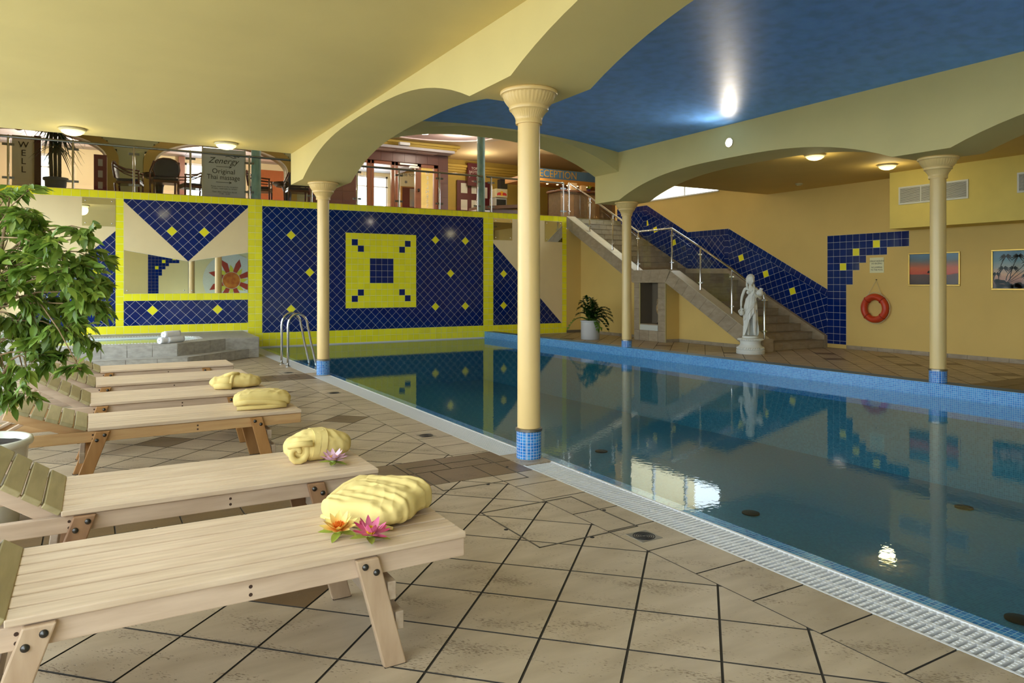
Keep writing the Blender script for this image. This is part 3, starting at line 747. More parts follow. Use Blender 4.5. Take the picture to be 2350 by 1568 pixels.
# skirting curb along the wall
b = MB(); sk_ = [(10.222, ZD), (10.222, 0.30), (13.08, 0.30+SL*2.858), (14.55, 0.30+SL*2.858+0.02), (17.3, 3.25), (17.3, 2.9), (14.6, 1.5), (13.0, 1.5), (10.6, ZD)]
b.prism([(SX2, y, z) for y, z in sk_], (XW-SX2-0.002, 0, 0)); b.build('wall_curb', STONE, stair)
# niche pillar under the landing, faced with stone pieces
nb = MB(); NY0, NY1, NX1 = 12.92, 14.07, 12.2
nb.box(SX0+0.008, NX1, NY0, 13.19, ZD, 1.47); nb.box(SX0+0.008, NX1, 13.86, NY1, ZD, 1.47)
nb.box(SX0+0.008, NX1, 13.19, 13.86, ZD, 0.30); nb.box(12.16, NX1, 13.19, 13.86, 0.30, 1.47)
niche = nb.build('niche_pillar', STGROUT, stair)
def face(a0, a1, z0, z1):
    t = MB(); t.tile([(SX0+0.008, a1-0.002, z0+0.002), (SX0+0.008, a0+0.002, z0+0.002), (SX0+0.008, a0+0.002, z1-0.002), (SX0+0.008, a1-0.002, z1-0.002)], (-1, 0, 0), 0.006, 0.002); t.build('tile', STONE, niche)
zs_ = [0.30, 0.55, 0.82, 1.09, 1.34, 1.46]
for k in range(5): face(12.925, 13.185, zs_[k], zs_[k+1]); face(13.865, 14.065, zs_[k], zs_[k+1])
for a, c in ((12.925, 13.185), (13.19, 13.52), (13.525, 13.86), (13.865, 14.065)): face(a, c, ZD, 0.298)
b = MB(); b.box(SX0+0.004, 12.16, 13.195, 13.855, 0.30, 0.43); b.build('white_shelf', M('shelf_white', (205, 208, 200), 0.3), niche)
b = MB(); b.box(SX0+0.02, 12.16, 13.195, 13.855, 0.43, 0.455); b.build('stone_shelf', STONE, niche)
b = MB(); b.box(SX0, SX0+0.02, 13.845, 13.858, 0.3, 1.46); b.build('corner_trim', M('trim_cream', (214, 200, 140), 0.4), niche)
b = MB(); b.box(SX0, SX0+0.014, 12.915, 12.925, ZD, 1.47); b.build('corner_trim', MATS['trim_cream'], niche)
# wall under the stairs
b = MB(); b.box(SX0+0.03, 12.18, NY0-0.006, NY0, ZD, 1.45); b.build('plaster_side', PLASTER_R, niche)
uw = MB(); uw.prism([(12.18, 10.3, ZD), (12.18, 10.5, ZD+0.05), (12.18, 12.93, 1.44), (12.18, 14.1, 1.44), (12.18, 17.05, 3.0), (12.18, 17.05, ZD)], (0.1, 0, 0))
uw.build('wall_stair', PLASTER_R, kind='structure')
bs_ = MB(); bs_.box(12.17, 12.18, 10.45, 12.9, ZD, 0.115); bs_.box(12.17, 12.18, 14.1, YB, ZD, 0.115); bs_.box(11.68, 12.18, YB-0.012, YB, ZD, 0.115); bs_.box(SX0+0.02, 12.18, 12.905, 12.917, ZD, 0.115)
bsl = bs_.build('baseboard_stair', STGROUT, kind='structure')
for y0, y1 in ((10.45, 12.9), (14.1, YB)):
    n = int((y1-y0)/0.34)
    for k in range(n):
        a, c = y0+(y1-y0)*k/n+0.002, y0+(y1-y0)*(k+1)/n-0.002
        t = MB(); t.tile([(12.17, c, ZD), (12.17, a, ZD), (12.17, a, 0.118), (12.17, c, 0.118)], (-1, 0, 0), 0.005, 0.002); t.build('tile', STONE, bsl)
for a in (11.765, 11.97):
    t = MB(); t.tile([(a, 12.905, ZD), (a+0.2, 12.905, ZD), (a+0.2, 12.905, 0.118), (a, 12.905, 0.118)], (0, -1, 0), 0.005, 0.002); t.build('tile', STONE, bsl)
# stair railing
RX = 11.90
posts = [(17.15, 3.37, 4.36), (16.14, 2.89, 3.85), (15.12, 2.345, 3.29), (14.08, 1.785, 2.755), (12.86, 1.785, 2.755), (11.93, 1.305, 2.265), (11.0, 0.795, 1.755), (10.13, 0.31, 1.27)]
rail = empty('stair_railing', (RX, 10.13, 0.31), label='polished steel railing with glass panels on the stair stringer', cat='railing')
for y, z0, z1 in posts:
    b = MB(); b.lathe([(0.03, 0), (0.03, 0.012), (0.021, 0.014), (0.021, z1-z0-0.03), (0.008, z1-z0)], (RX, y, z0), 14); p = b.build('post', STEEL, rail, ang=40)
    for zz in (0.14, 0.78):
        c = MB(); c.box(RX-0.018, RX+0.018, y-0.055, y+0.055, z0+zz, z0+zz+0.035); c.build('glass_clamp', STEEL, p, bevel=0.004)
hp = [(RX, y, z1) for y, z0, z1 in posts]
hp2 = hp[:-1]+[(RX, 10.19, 1.245), (RX, 10.14, 1.205), (RX, 10.13, 1.13)]
b = MB(); b.tube(hp2, 0.024, 12); b.build('handrail', STEEL, rail, ang=50)
for i in range(len(posts)-1):
    (ya, za, ta), (yb, zb, t2) = posts[i], posts[i+1]
    ya -= 0.05; yb += 0.05
    b = MB(); b.prism([(RX-0.004, ya, za+0.07), (RX-0.004, yb, zb+0.07), (RX-0.004, yb, t2-0.12), (RX-0.004, ya, ta-0.12)], (0.008, 0, 0)); b.build('glass_panel', GLASS, rail)

# ------------------------------------------------------------------ mezzanine: floor, railing, lobby behind
mf = MB(); mf.box(-4, SX0+0.28, YB+0.3, 26.4, ZM-0.3, ZM); mf.box(SX0+0.28, 17.0, 17.6, 26.4, ZM-0.3, ZM)
mf.box(XL, 11.68, YB-0.012, YB+0.3, ZM-0.004, ZM+0.004)
mf.build('floor', M('lobby_floor', (150, 120, 96), 0.3, var=0.1), kind='structure')
MY = YB+0.06
mr = empty('mezzanine_railing', (5.0, MY, ZM), label='long steel and glass railing along the mezzanine edge', cat='railing')
px = [-1.42, -0.345, 0.745, 1.83, 3.05, 4.45, 5.55, 6.63, 7.74, 8.84, 9.26, 10.4, 11.6]
for x in px:
    b = MB(); b.lathe([(0.03, 0), (0.03, 0.01), (0.022, 0.012), (0.022, 0.96), (0.009, 0.985)], (x, MY, ZM+0.004), 12); p = b.build('post', STEEL, mr, ang=40)
    for zz in (0.13, 0.78): c = MB(); c.box(x-0.1, x+0.1, MY-0.014, MY+0.014, ZM+zz, ZM+zz+0.045); c.build('glass_clamp', M('clamp_steel', (120, 124, 128), 0.35, 1.0), p)
for a, c_ in ((-1.7, 9.0), (9.12, 11.62)):
    b = MB(); b.tube([(a, MY, ZM+0.955), (c_, MY, ZM+0.955)], 0.026, 12); b.build('handrail', M('rail_steel', (150, 156, 160), 0.2, 1.0), mr, ang=40)
for i in range(len(px)-1):
    if px[i] == 8.84: continue
    b = MB(); b.box(px[i]+0.06, px[i+1]-0.06, MY-0.004, MY+0.004, ZM+0.09, ZM+0.87); b.build('glass_panel', GLASS, mr)
VERD = M('verdigris_paint', (150, 178, 160), 0.45, alt=(110, 146, 142), vs_=14, stretch=(1, 1, 0.3))
for x, r, lb in ((-1.72, 0.1, 'mottled green round column at the left end of the mezzanine'), (3.235, 0.105, 'mottled green round column on the mezzanine right of the massage banner'), (9.06, 0.105, 'mottled green round column on the mezzanine near the notice boards')):
    b = MB(); b.lathe([(r, 0), (r, 2.6)], (0, 0, 0), 28)
    o = b.build('lobby_column', VERD, ang=40, label=lb, cat='column', kind='thing'); o.location = (x, 17.2, ZM)
OLIVE = M('olive_plaster', (138, 116, 46), 0.7, var=0.05); SAGE = M('sage_plaster', (138, 140, 100), 0.7, var=0.04)
TERRA = M('terracotta_tile', (104, 68, 58), 0.35, rnd=0.08, var=0.06)
YA = 20.5
def ell(cx, w, zs, zt, n=28, d=0.0):
    return [(cx-(w/2+d)*math.cos(PI*i/n), zs+(zt-zs+d)*math.sin(PI*i/n)) for i in range(n+1)]
aw = MB()
arches = [(-1.45, 3.46, 4.55, 5.14), (3.03, 3.28, 4.55, 5.14)]
def arch_wall(b, x0, x1, z0, z1, ars, y, t, d=0.0):
    # wall with arched openings: built of vertical strips
    xs = sorted({x0, x1}|{round(x0+(x1-x0)*i/90, 3) for i in range(91)})
    for a, c in zip(xs[:-1], xs[1:]):
        m = (a+c)/2; lo = z0
        for cx, w, zs, zt in ars:
            if abs(m-cx) < w/2+d: lo = zs+(zt-zs+d)*math.sqrt(max(0, 1-((m-cx)/(w/2+d))**2))
        b.box(a, c, y, y+t, lo, z1)
arch_wall(aw, -4, 5.25, ZM, 5.95, arches, YA, 0.35, 0.28); wall_l = aw.build('wall_lobby', SAGE, kind='structure')
ab = MB(); tr = MB()
for cx, w, zs, zt in arches:
    o = ell(cx, w, zs, zt, d=0.28); i_ = ell(cx, w, zs, zt); o = [(o[0][0], ZM)]+o+[(o[-1][0], ZM)]; i_ = [(i_[0][0], ZM)]+i_+[(i_[-1][0], ZM)]
    for k in range(len(o)-1):
        q = [i_[k], i_[k+1], o[k+1], o[k]]
        ab.prism([(a, YA-0.03, z) for a, z in q], (0, 0.36, 0))
    tr.tube([(a, YA-0.04, z) for a, z in i_], 0.03, 8)
ab.build('arch_band', OLIVE, wall_l); tr.build('arch_trim', M('arch_trim_white', (205, 196, 178), 0.4), wall_l, ang=50)
b = MB(); b.box(-4, 5.3, YA-0.06, YA-0.03, 5.2, 5.95); b.build('lintel', OLIVE, wall_l)
# back room seen through the arches
br = MB(); YR = 26.0
BW = M('lobby_cream', (226, 210, 170), 0.7)
for x0, x1, z0, z1 in ((-4, -2.0, ZM, 5.95), (-1.1, 2.62, ZM, 5.95), (3.5, 8.45, ZM, 5.95), (9.7, 17, ZM, 5.95), (-2.0, -1.1, ZM, 4.0), (-2.0, -1.1, 5.4, 5.95), (2.62, 3.5, 5.45, 5.95), (8.45, 9.7, 5.5, 5.95)):
    br.box(x0, x1, YR, YR+0.2, z0, z1)
br.build('wall_rear', BW, kind='structure')
b = MB(); b.box(17, 17.2, 17.6, 26.2, ZM-0.3, 6.2); b.box(XW+0.3, 17.2, 17.5, 17.7, ZM-0.3, 6.2); b.build('wall_lobby_side', BW, kind='structure')
for n_, x0, x1, z0, z1 in ((5, -2.0, -1.1, 4.0, 5.4), (6, 2.62, 3.5, ZM, 5.45), (7, 8.45, 9.7, ZM, 5.5)):
    w = MB()
    for a, c_, d, e in ((x0, x0+0.07, z0, z1), (x1-0.07, x1, z0, z1), (x0, x1, z0, z0+0.07), (x0, x1, z1-0.07, z1), (x0, x1, z1-0.42, z1-0.38)): w.box(a, c_, YR+0.04, YR+0.12, d, e)
    wo = w.build('window_%d' % n_, WHITEP, kind='structure')
    p = MB(); p.quad((x0, YR+0.08, z0), (x1, YR+0.08, z0), (x1, YR+0.08, z1), (x0, YR+0.08, z1)); p.build('pane', GLASS, wo)
DC = M('drop_ceiling', (226, 222, 226), 0.6)
dcb = MB(); dcb.box(-4, 10.06, YA+0.4, YR, 5.62, 5.7); dco = dcb.build('ceiling', M('ceiling_grid', (180, 176, 180), 0.6), kind='structure')
for i in range(22):
    for j in range(7):
        x0, y0 = -3.0+i*0.7, 21.2+j*0.7
        if y0+0.68 > YR or x0+0.68 > 10.05: continue
        t = MB(); t.tile([(x0, y0, 5.62), (x0, y0+0.68, 5.62), (x0+0.68, y0+0.68, 5.62), (x0+0.68, y0, 5.62)], (0, 0, -1), 0.01, 0.008); t.build('panel', DC, dco)
b = MB(); b.box(5.0, 5.95, YR-0.06, YR, ZM, 5.4); b.build('door_1', M('door_orange', (166, 92, 46), 0.45, var=0.08, vs_=6, stretch=(6, 6, 1)), kind='structure')
b = MB(); b.box(2.42, 2.6, YR-0.3, YR, ZM, 5.6); b.build('trim_3', M('frame_brown', (120, 66, 44), 0.45), kind='structure')
# terracotta door wall
YD = 21.5
dw = MB()
for x0, x1, z0, z1 in ((5.25, 7.0, ZM, 5.62), (9.75, 10.1, ZM, 5.62), (7.0, 9.75, 5.3, 5.62)): dw.box(x0, x1, YD, YD+0.4, z0, z1)
dwo = dw.build('wall_door', M('terra_grout', (104, 66, 54), 0.8), kind='structure')
for x0, x1, z0, z1 in ((5.25, 7.0, ZM, 5.62), (9.75, 10.1, ZM, 5.62), (7.0, 9.75, 5.3, 5.62)):
    nx, nz = max(1, round((x1-x0)/0.42)), max(1, round((z1-z0)/0.42))
    for i in range(nx):
        for j in range(nz):
            a, c_, d, e = x0+(x1-x0)*i/nx, x0+(x1-x0)*(i+1)/nx, z0+(z1-z0)*j/nz, z0+(z1-z0)*(j+1)/nz
            t = MB(); t.tile([(a+.002, YD, d+.002), (c_-.002, YD, d+.002), (c_-.002, YD, e-.002), (a+.002, YD, e-.002)], (0, -1, 0), 0.006, 0.002); t.build('tile', TERRA, dwo)
DW = M('door_wood', (150, 88, 52), 0.4, var=0.1, vs_=8, stretch=(6, 6, 1))
db = MB()
for x0, x1 in ((7.0, 7.06), (7.37, 7.47), (7.5, 7.58), (8.157, 8.26), (8.28, 8.375), (8.97, 9.165), (9.62, 9.75)): db.box(x0, x1, YD+0.05, YD+0.15, ZM, 5.3)
db.box(7.0, 9.75, YD+0.05, YD+0.15, 5.2, 5.3); db.box(7.0, 9.75, YD+0.06, YD+0.14, ZM, 3.6)
door = db.build('door_2', DW, kind='structure')
for x0, x1 in ((7.06, 7.37), (7.58, 8.157), (8.375, 8.97), (9.165, 9.62)):
    p = MB(); p.quad((x0, YD+0.1, 3.6), (x1, YD+0.1, 3.6), (x1, YD+0.1, 5.2), (x0, YD+0.1, 5.2)); p.build('pane', GLASS, door)
b = MB(); b.box(8.4, 9.0, YD-0.04, YD+0.04, 5.22, 5.27); b.box(8.75, 9.05, YD-0.05, YD+0.05, 5.14, 5.2); b.build('door_closer', STEELD, door)
b = MB(); b.box(9.06, 9.09, YD-0.02, YD+0.05, 4.4, 4.5); b.box(9.0, 9.09, YD-0.03, YD-0.01, 4.44, 4.47); b.build('handle', DARK, door)
BLK = M('black_print', (22, 22, 24), 0.5); WPR = M('white_print', (236, 236, 236), 0.5)
text('lettering', 'TOP BEAUTY', 0.125, (8.62, YD+0.09, 4.92), (PI/2, 0, PI), BLK, door)
text('lettering', '\u2217', 0.3, (8.66, YD+0.09, 4.68), (PI/2, 0, PI), BLK, door)
text('lettering', 'W\nE\nL\nL\nN\nE\nS\nS', 0.16, (9.4, YD+0.09, 4.5), (PI/2, 0, PI), WPR, door, spacing=0.95)
text('lettering', 'H\nO', 0.24, (7.2, YD+0.09, 4.95), (PI/2, 0, 0), WPR, door)
CORN = M('cornice_paint', (196, 166, 70), 0.6)
b = MB()
for k, (d, z) in enumerate(((0.06, 5.62), (0.14, 5.70), (0.22, 5.78), (0.30, 5.86))): b.box(5.25, 10.1+d, YD-d, YD+0.4, z, z+0.08)
b.build('trim_4', CORN, kind='structure')
# recess right of the doors, reception side
YC = 23.6
b = MB(); b.box(10.1, 17.0, YC, YC+0.2, ZM, 5.95); b.box(10.06, 10.14, YD+0.4, YC, ZM, 5.95); b.build('wall_recess', M('recess_plaster', (190, 160, 70), 0.7, var=0.03), kind='structure')
b = MB()
for d, z in ((0.08, 5.5), (0.16, 5.58), (0.24, 5.66)): b.box(10.14, 17.0, YC-d, YC, z, z+0.08)
b.build('trim_5', CORN, kind='structure')
dsc = MB(); dsc.lathe([(2.3, 0.0), (2.3, -0.035), (2.15, -0.05), (1.95, -0.05)], (0, 0, 0), 64, cap=False); dsc.lathe([(1.95, -0.05), (1.95, -0.02), (0, -0.02)], (0, 0, 0), 64, cap=False, mi=1)
dsc.v = [(x*1.05+8.6, y*0.7+19.3, z+5.95) for x, y, z in dsc.v]
dsc.build('ceiling_rose', [M('rose_cream', (222, 206, 166), 0.7), M('rose_pink', (226, 206, 206), 0.6)], kind='structure', ang=40)
# ------------------------------------------------------------------ ceiling lamps, spotlight, detector, grilles
LAMPG = M('lamp_glass', (255, 244, 200), 0.4, emit=2.0, ecol=(255, 236, 140))
def dome(x, y, z, label, r=0.155, w=4):
    o = empty('ceiling_lamp', (x, y, z), label=label, cat='lamp', group='round ceiling lamps')
    b = MB(); b.lathe([(r, 0), (r+0.012, -0.012), (r+0.006, -0.03), (r-0.012, -0.036)], (0, 0, 0), 36); b.build('ring', M('lamp_ring', (214, 206, 176), 0.4), o, ang=40, local=True)
    b = MB(); b.lathe([(r-0.012, -0.034), (r*0.86, -0.055), (r*0.62, -0.08), (r*0.3, -0.094), (0.0, -0.098)], (0, 0, 0), 36); b.build('shade', LAMPG, o, smooth=True, local=True)
    lamp('lamp_light', 'POINT', (x, y, z-0.14), w, (1.0, 0.88, 0.5), 0.13)
dome(-0.235, 11.42, 3.55, 'round ceiling lamp over the potted palm on the mezzanine')
dome(1.725, 11.45, 3.55, 'round ceiling lamp above the massage banner')
dome(10.36, 7.78, 3.59, 'round ceiling lamp in the low ceiling behind the far arch, the one nearer the stairs', w=9)
dome(12.36, 7.78, 3.59, 'round ceiling lamp in the low ceiling beside the grille box', w=9)
sp = empty('spotlight', (8.9, 8.275, 3.727), label='round lit spotlight recessed in the face of the far beam', cat='spotlight')
b = MB(); b.lathe([(0.075, 0), (0.082, 0.012), (0.07, 0.02), (0.066, 0.012)], (0, 0, 0), 28, cap=False); b.v = [(-z, x, y) for x, y, z in b.v]; b.build('ring', M('spot_ring', (220, 200, 160), 0.3), sp, ang=40, local=True)
b = MB(); b.lathe([(0.066, 0.012), (0.05, 0.022), (0.0, 0.028)], (0, 0, 0), 28, cap=False); b.v = [(-z, x, y) for x, y, z in b.v]; b.build('lens', M('spot_lens', (255, 250, 235), 0.3, emit=60, ecol=(255, 240, 215)), sp, smooth=True, local=True)
lamp('spot_light', 'SPOT', (8.84, 8.275, 3.727), 30, (1.0, 0.88, 0.72), 0.06, rot=(0, math.radians(80), 0), spot=math.radians(150), blend=0.6)
b = MB(); b.lathe([(0.075, 0), (0.075, -0.02), (0.06, -0.03), (0.05, -0.032), (0.05, -0.045), (0.0, -0.05)], (0, 0, 0), 28)
o = b.build('smoke_detector', M('detector', (196, 184, 140), 0.5), ang=40, label='small round smoke detector on the low ceiling above the stairs', cat='smoke detector'); o.location = (13.06, 10.2, 3.59)
VF = M('grille_frame', (212, 212, 206), 0.4)
def grille(y0, y1, z0, z1, divs, label):
    o = empty('air_grille', (13.35, y1, z0), label=label, cat='air grille', group='air grilles on the soffit box')
    b = MB(); X = 13.35; f = 0.03
    b.box(X-0.018, X-0.0005, y0, y1, z0, z0+f); b.box(X-0.018, X-0.0005, y0, y1, z1-f, z1); b.box(X-0.018, X-0.0005, y0, y0+f, z0+f, z1-f); b.box(X-0.018, X-0.0005, y1-f, y1, z0+f, z1-f)
    for d in divs: b.box(X-0.018, X-0.0005, d-0.009, d+0.009, z0+f, z1-f)
    b.build('frame', VF, o, bevel=0.003)
    b = MB(); b.box(X-0.003, X-0.0008, y0+f, y1-f, z0+f, z1-f); b.build('backing', M('black_void', (14, 14, 14), 0.9), o)
    n = 14; es = [y0+f]+list(divs)+[y1-f]
    for k in range(n):
        z = z0+f+(z1-z0-2*f)*(k+0.5)/n
        b = MB(); b.prism([(X-0.014, y0+f, z-0.006), (X-0.014, y0+f, z-0.002), (X-0.005, y0+f, z+0.008), (X-0.005, y0+f, z+0.004)], (0, y1-y0-2*f, 0)); b.build('slat', VF, o)
grille(6.90, 8.17, 2.952, 3.29, [7.745, 7.32], 'long white framed air grille half hidden by a column')
grille(4.86, 6.125, 2.96, 3.297, [5.7, 5.28], 'white framed air grille cut by the right picture edge')

# ------------------------------------------------------------------ things on the right wall
def frame(y0, y1, z0, z1, label, name='framed_picture'):
    o = empty(name, (XW, y1, z0), label=label, cat='picture')
    GOLD = M('gold_frame', (206, 170, 84), 0.3, 0.6)
    b = MB(); f = 0.028; X = XW
    b.box(X-0.025, X, y0, y1, z0, z0+f); b.box(X-0.025, X, y0, y1, z1-f, z1); b.box(X-0.025, X, y0, y0+f, z0+f, z1-f); b.box(X-0.025, X, y1-f, y1, z0+f, z1-f); b.build('frame', GOLD, o, bevel=0.005)
    return o, (y0+f, y1-f, z0+f, z1-f)
def ramp_mat(name, z0, z1, stops, wob=0.0):
    m = bpy.data.materials.new(name); m.use_nodes = True; nt = m.node_tree; N = nt.nodes; L = nt.links; b = N['Principled BSDF']
    b.inputs['Roughness'].default_value = 0.35
    g = N.new('ShaderNodeNewGeometry'); s = N.new('ShaderNodeSeparateXYZ'); L.new(g.outputs['Position'], s.inputs[0])
    r = N.new('ShaderNodeMapRange'); r.inputs[1].default_value = z0; r.inputs[2].default_value = z1
    src = s.outputs[2]
    if wob:
        n = N.new('ShaderNodeTexNoise'); n.inputs['Scale'].default_value = 5
        v = N.new('ShaderNodeVectorMath'); v.operation = 'MULTIPLY'; v.inputs[1].default_value = (1, 0.8, 3); L.new(g.outputs['Position'], v.inputs[0]); L.new(v.outputs[0], n.inputs['Vector'])
        a = N.new('ShaderNodeMath'); a.operation = 'MULTIPLY_ADD'; a.inputs[1].default_value = wob; L.new(n.outputs['Fac'], a.inputs[0]); L.new(src, a.inputs[2]); src = a.outputs[0]
    L.new(src, r.inputs[0]); c = N.new('ShaderNodeValToRGB'); e = c.color_ramp.elements
    for i, (p, col) in enumerate(stops):
        k = e[i] if i < 2 else e.new(p); k.position = p; k.color = (*lin(col), 1)
    L.new(r.outputs[0], c.inputs[0]); L.new(c.outputs[0], b.inputs['Base Color']); return m
PG = glass_mat('picture_glass', (0.97, 0.98, 0.97), 1.12)
o, (a, c, d, e) = frame(7.40, 8.39, 1.40, 2.05, 'framed photograph of a red sunset over the sea, partly behind a column')
m = ramp_mat('sunset_print', d, e, [(0.0, (64, 44, 40)), (0.38, (92, 58, 50)), (0.40, (206, 72, 38)), (0.58, (214, 96, 48)), (0.72, (150, 100, 76)), (0.85, (96, 110, 120)), (1.0, (92, 130, 160))], 0.06)
b = MB(); b.box(XW-0.008, XW-0.002, a, c, d, e); b.build('print', m, o)
b = MB(); zi = d+0.39*(e-d)
for k, (yy, w, h) in enumerate([(7.92, 0.07, 0.03), (7.86, 0.04, 0.055), (7.98, 0.04, 0.04)]): b.prism([(XW-0.0085, yy-w, zi-0.012), (XW-0.0085, yy+w, zi-0.012), (XW-0.0085, yy+w*0.6, zi+h*0.7), (XW-0.0085, yy, zi+h), (XW-0.0085, yy-w*0.6, zi+h*0.5)], (-0.001, 0, 0))
b.build('island', M('silhouette', (38, 26, 26), 0.5), o)
b = MB(); b.box(XW-0.013, XW-0.011, a, c, d, e); b.build('glazing', PG, o)
o, (a, c, d, e) = frame(5.72, 6.86, 1.33, 2.055, 'framed photograph of palm trees on a beach at dusk, at the right picture edge')
m = ramp_mat('beach_print', d, e, [(0.0, (44, 48, 50)), (0.14, (88, 70, 66)), (0.3, (186, 130, 110)), (0.45, (214, 160, 120)), (0.62, (150, 150, 140)), (0.82, (96, 134, 146)), (1.0, (70, 116, 140))], 0.1)
b = MB(); b.box(XW-0.008, XW-0.002, a, c, d, e); b.build('print', m, o)
PS = M('palm_ink', (30, 36, 38), 0.5); pm = MB(); X = XW-0.0085
def palm(y, z, yb, zb, s):
    P = [(yb+(y-yb)*t+0.03*math.sin(PI*t), zb+(z-zb)*t) for t in (0, .25, .5, .75, 1)]
    for (a_, b_), (c_, d_) in zip(P[:-1], P[1:]):
        pm.prism([(X, a_-0.008, b_), (X, a_+0.008, b_), (X, c_+0.006, d_), (X, c_-0.006, d_)], (-0.001, 0, 0))
    for k in range(11):
        an = PI*(-0.25+1.5*k/10); q = []
        for i in range(6):
            t = i/5; q.append((y+s*t*math.cos(an), z+s*t*math.sin(an)*0.8-s*0.45*t*t))
        for i in range(5):
            w0, w1 = s*0.1*math.sin(PI*(i/5*0.9+0.1)), s*0.1*math.sin(PI*((i+1)/5*0.9+0.1))*(i < 4)
            pm.prism([(X, q[i][0], q[i][1]-w0), (X, q[i+1][0], q[i+1][1]-w1-0.001), (X, q[i+1][0], q[i+1][1]+w1+0.001), (X, q[i][0], q[i][1]+w0)], (-0.001, 0, 0))
for a_ in [(6.62, 1.93, 6.72, 1.62, .12), (6.42, 1.93, 6.56, 1.5, .12), (6.24, 1.84, 6.6, 1.47, .14), (6.0, 1.9, 6.6, 1.45, .13), (6.3, 1.59, 6.62, 1.42, .09), (6.66, 1.72, 6.74, 1.5, .11), (6.5, 1.72, 6.62, 1.5, .1), (5.9, 1.78, 6.3, 1.46, .11), (6.78, 1.62, 6.8, 1.45, .09)]: palm(*a_)
random.seed(4)
for k in range(26):
    y = 6.3+0.5*random.random(); z = 1.38+0.2*random.random()*(y-6.1); pm.prism([(X, y+0.05*math.cos(t*PI/3), z+0.035*math.sin(t*PI/3)) for t in range(6)], (-0.0008, 0, 0))
pm.build('palm_silhouette', PS, o, kind='stuff')
b = MB(); b.box(XW-0.013, XW-0.011, a, c, d, e); b.build('glazing', PG, o)
sg = empty('notice', (XW, 9.06, 1.665), label='small printed notice against jumping into the pool, above the life ring', cat='sign')
b = MB(); b.box(XW-0.006, XW, 8.905, 9.217, 1.668, 1.985); b.build('plate', M('notice_plate', (228, 224, 178), 0.35), sg)
for k, (s, zz) in enumerate((('Z\u00c1KAZ SK\u00c1K\u00c1N\u00cd', 1.91), ('DO BAZ\u00c9NU', 1.86), ('NO JUMPING', 1.78), ('TO THE POOL', 1.728))):
    text('lettering', s, 0.044, (XW-0.0072, 9.06, zz), (PI/2, 0, -PI/2), BLK, sg, ext=0.0005, sx=0.94)
lr = empty('life_ring', (XW, 9.07, 0.93), label='orange red life ring hanging by a cord from a wall hook', cat='life ring')
RED = M('ring_orange', (196, 62, 26), 0.42, var=0.05, vs_=10)
b = MB(); n = 48; b.tube([(XW-0.065, 9.07+0.235*math.cos(2*PI*i/n), 0.935+0.235*math.sin(2*PI*i/n)) for i in range(n)], 0.066, 16, closed=True); b.build('ring', RED, lr, smooth=True)
for k in range(4):
    an = PI/4+k*PI/2
    b = MB(); pts = [(XW-0.065-0.069*math.cos(t), 9.07+(0.235+0.069*math.sin(t))*math.cos(an), 0.935+(0.235+0.069*math.sin(t))*math.sin(an)) for t in [2*PI*i/16 for i in range(16)]]
    b.tube(pts, 0.011, 6, closed=True); b.build('strap_lug', M('ring_band', (170, 48, 22), 0.45), lr, smooth=True)
CORD = M('cord', (206, 196, 160), 0.8)
b = MB()
for k in range(4):
    a0 = PI/4+k*PI/2
    b.tube([(XW-0.05, 9.07+(0.31+0.012*math.sin(PI*i/10))*math.cos(a0+PI/2*i/10), 0.935+(0.31+0.012*math.sin(PI*i/10))*math.sin(a0+PI/2*i/10)) for i in range(11)], 0.006, 6)
b.build('grab_line', CORD, lr, smooth=True)
b = MB(); b.tube([(XW-0.05, 9.07+0.2, 1.14), (XW-0.02, 9.06, 1.515), (XW-0.05, 9.07-0.15, 1.18)], 0.005, 6); b.build('hanging_cord', CORD, lr)
b = MB(); b.tube([(XW, 9.06, 1.525), (XW-0.03, 9.06, 1.52), (XW-0.035, 9.06, 1.535)], 0.007, 8); b.build('hook', DARK, lr)

# ------------------------------------------------------------------ drains and hatches in the near floor
def drain(x, y, label, s=0.075):
    o = empty('floor_drain', (x, y, 0), label=label, cat='drain', group='square floor drains')
    b = MB(); b.box(x-s, x+s, y-s, y+s, -0.004, 0.0015); b.build('plate', STEELD, o, bevel=0.001)
    b = MB()
    for r in (0.2, 0.36, 0.52, 0.68, 0.84): b.lathe([(s*r-0.004, 0.0015), (s*r-0.004, 0.003), (s*r+0.001, 0.003), (s*r+0.001, 0.0015)], (x, y, 0), 24, cap=False)
    b.build('ring_grate', DARK, o, kind='stuff')
drain(2.73, 3.18, 'square steel floor drain beside the tiled hatch')
drain(2.742, 6.325, 'square floor drain past the brown tile band')
drain(2.757, 9.40, 'small dark floor drain level with the third lounger row')
drain(2.737, 11.9, 'small floor drain at the foot of the pool ladder')
def hatch(x0, x1, y0, y1, label):
    o = empty('floor_hatch', (x0, y0, 0), label=label, cat='hatch')
    HM = M('hatch_rim', (88, 80, 68), 0.5, 0.5); w = 0.009
    for q in ((x0, x1, y0, y0+w), (x0, x1, y1-w, y1), (x0, x0+w, y0, y1), (x1-w, x1, y0, y1)):
        b = MB(); b.box(q[0], q[1], q[2], q[3], -0.004, 0.0022); b.build('rim_bar', HM, o)
    for q in ((x0-0.012, (y0+y1)/2), (x1+0.012, (y0+y1)/2), ((x0+x1)/2, y0-0.012)):
        b = MB(); b.lathe([(0.013, -0.002), (0.013, 0.0015), (0, 0.0015)], (q[0], q[1], 0), 14); b.build('finger_hole', M('hole_dark', (30, 28, 26), 0.9), o)
hatch(2.113, 2.81, 3.325, 4.02, 'tiled floor hatch with a dark metal rim, the nearer one')
hatch(2.11, 2.812, 4.575, 5.27, 'tiled floor hatch with a metal rim lying across the brown band')

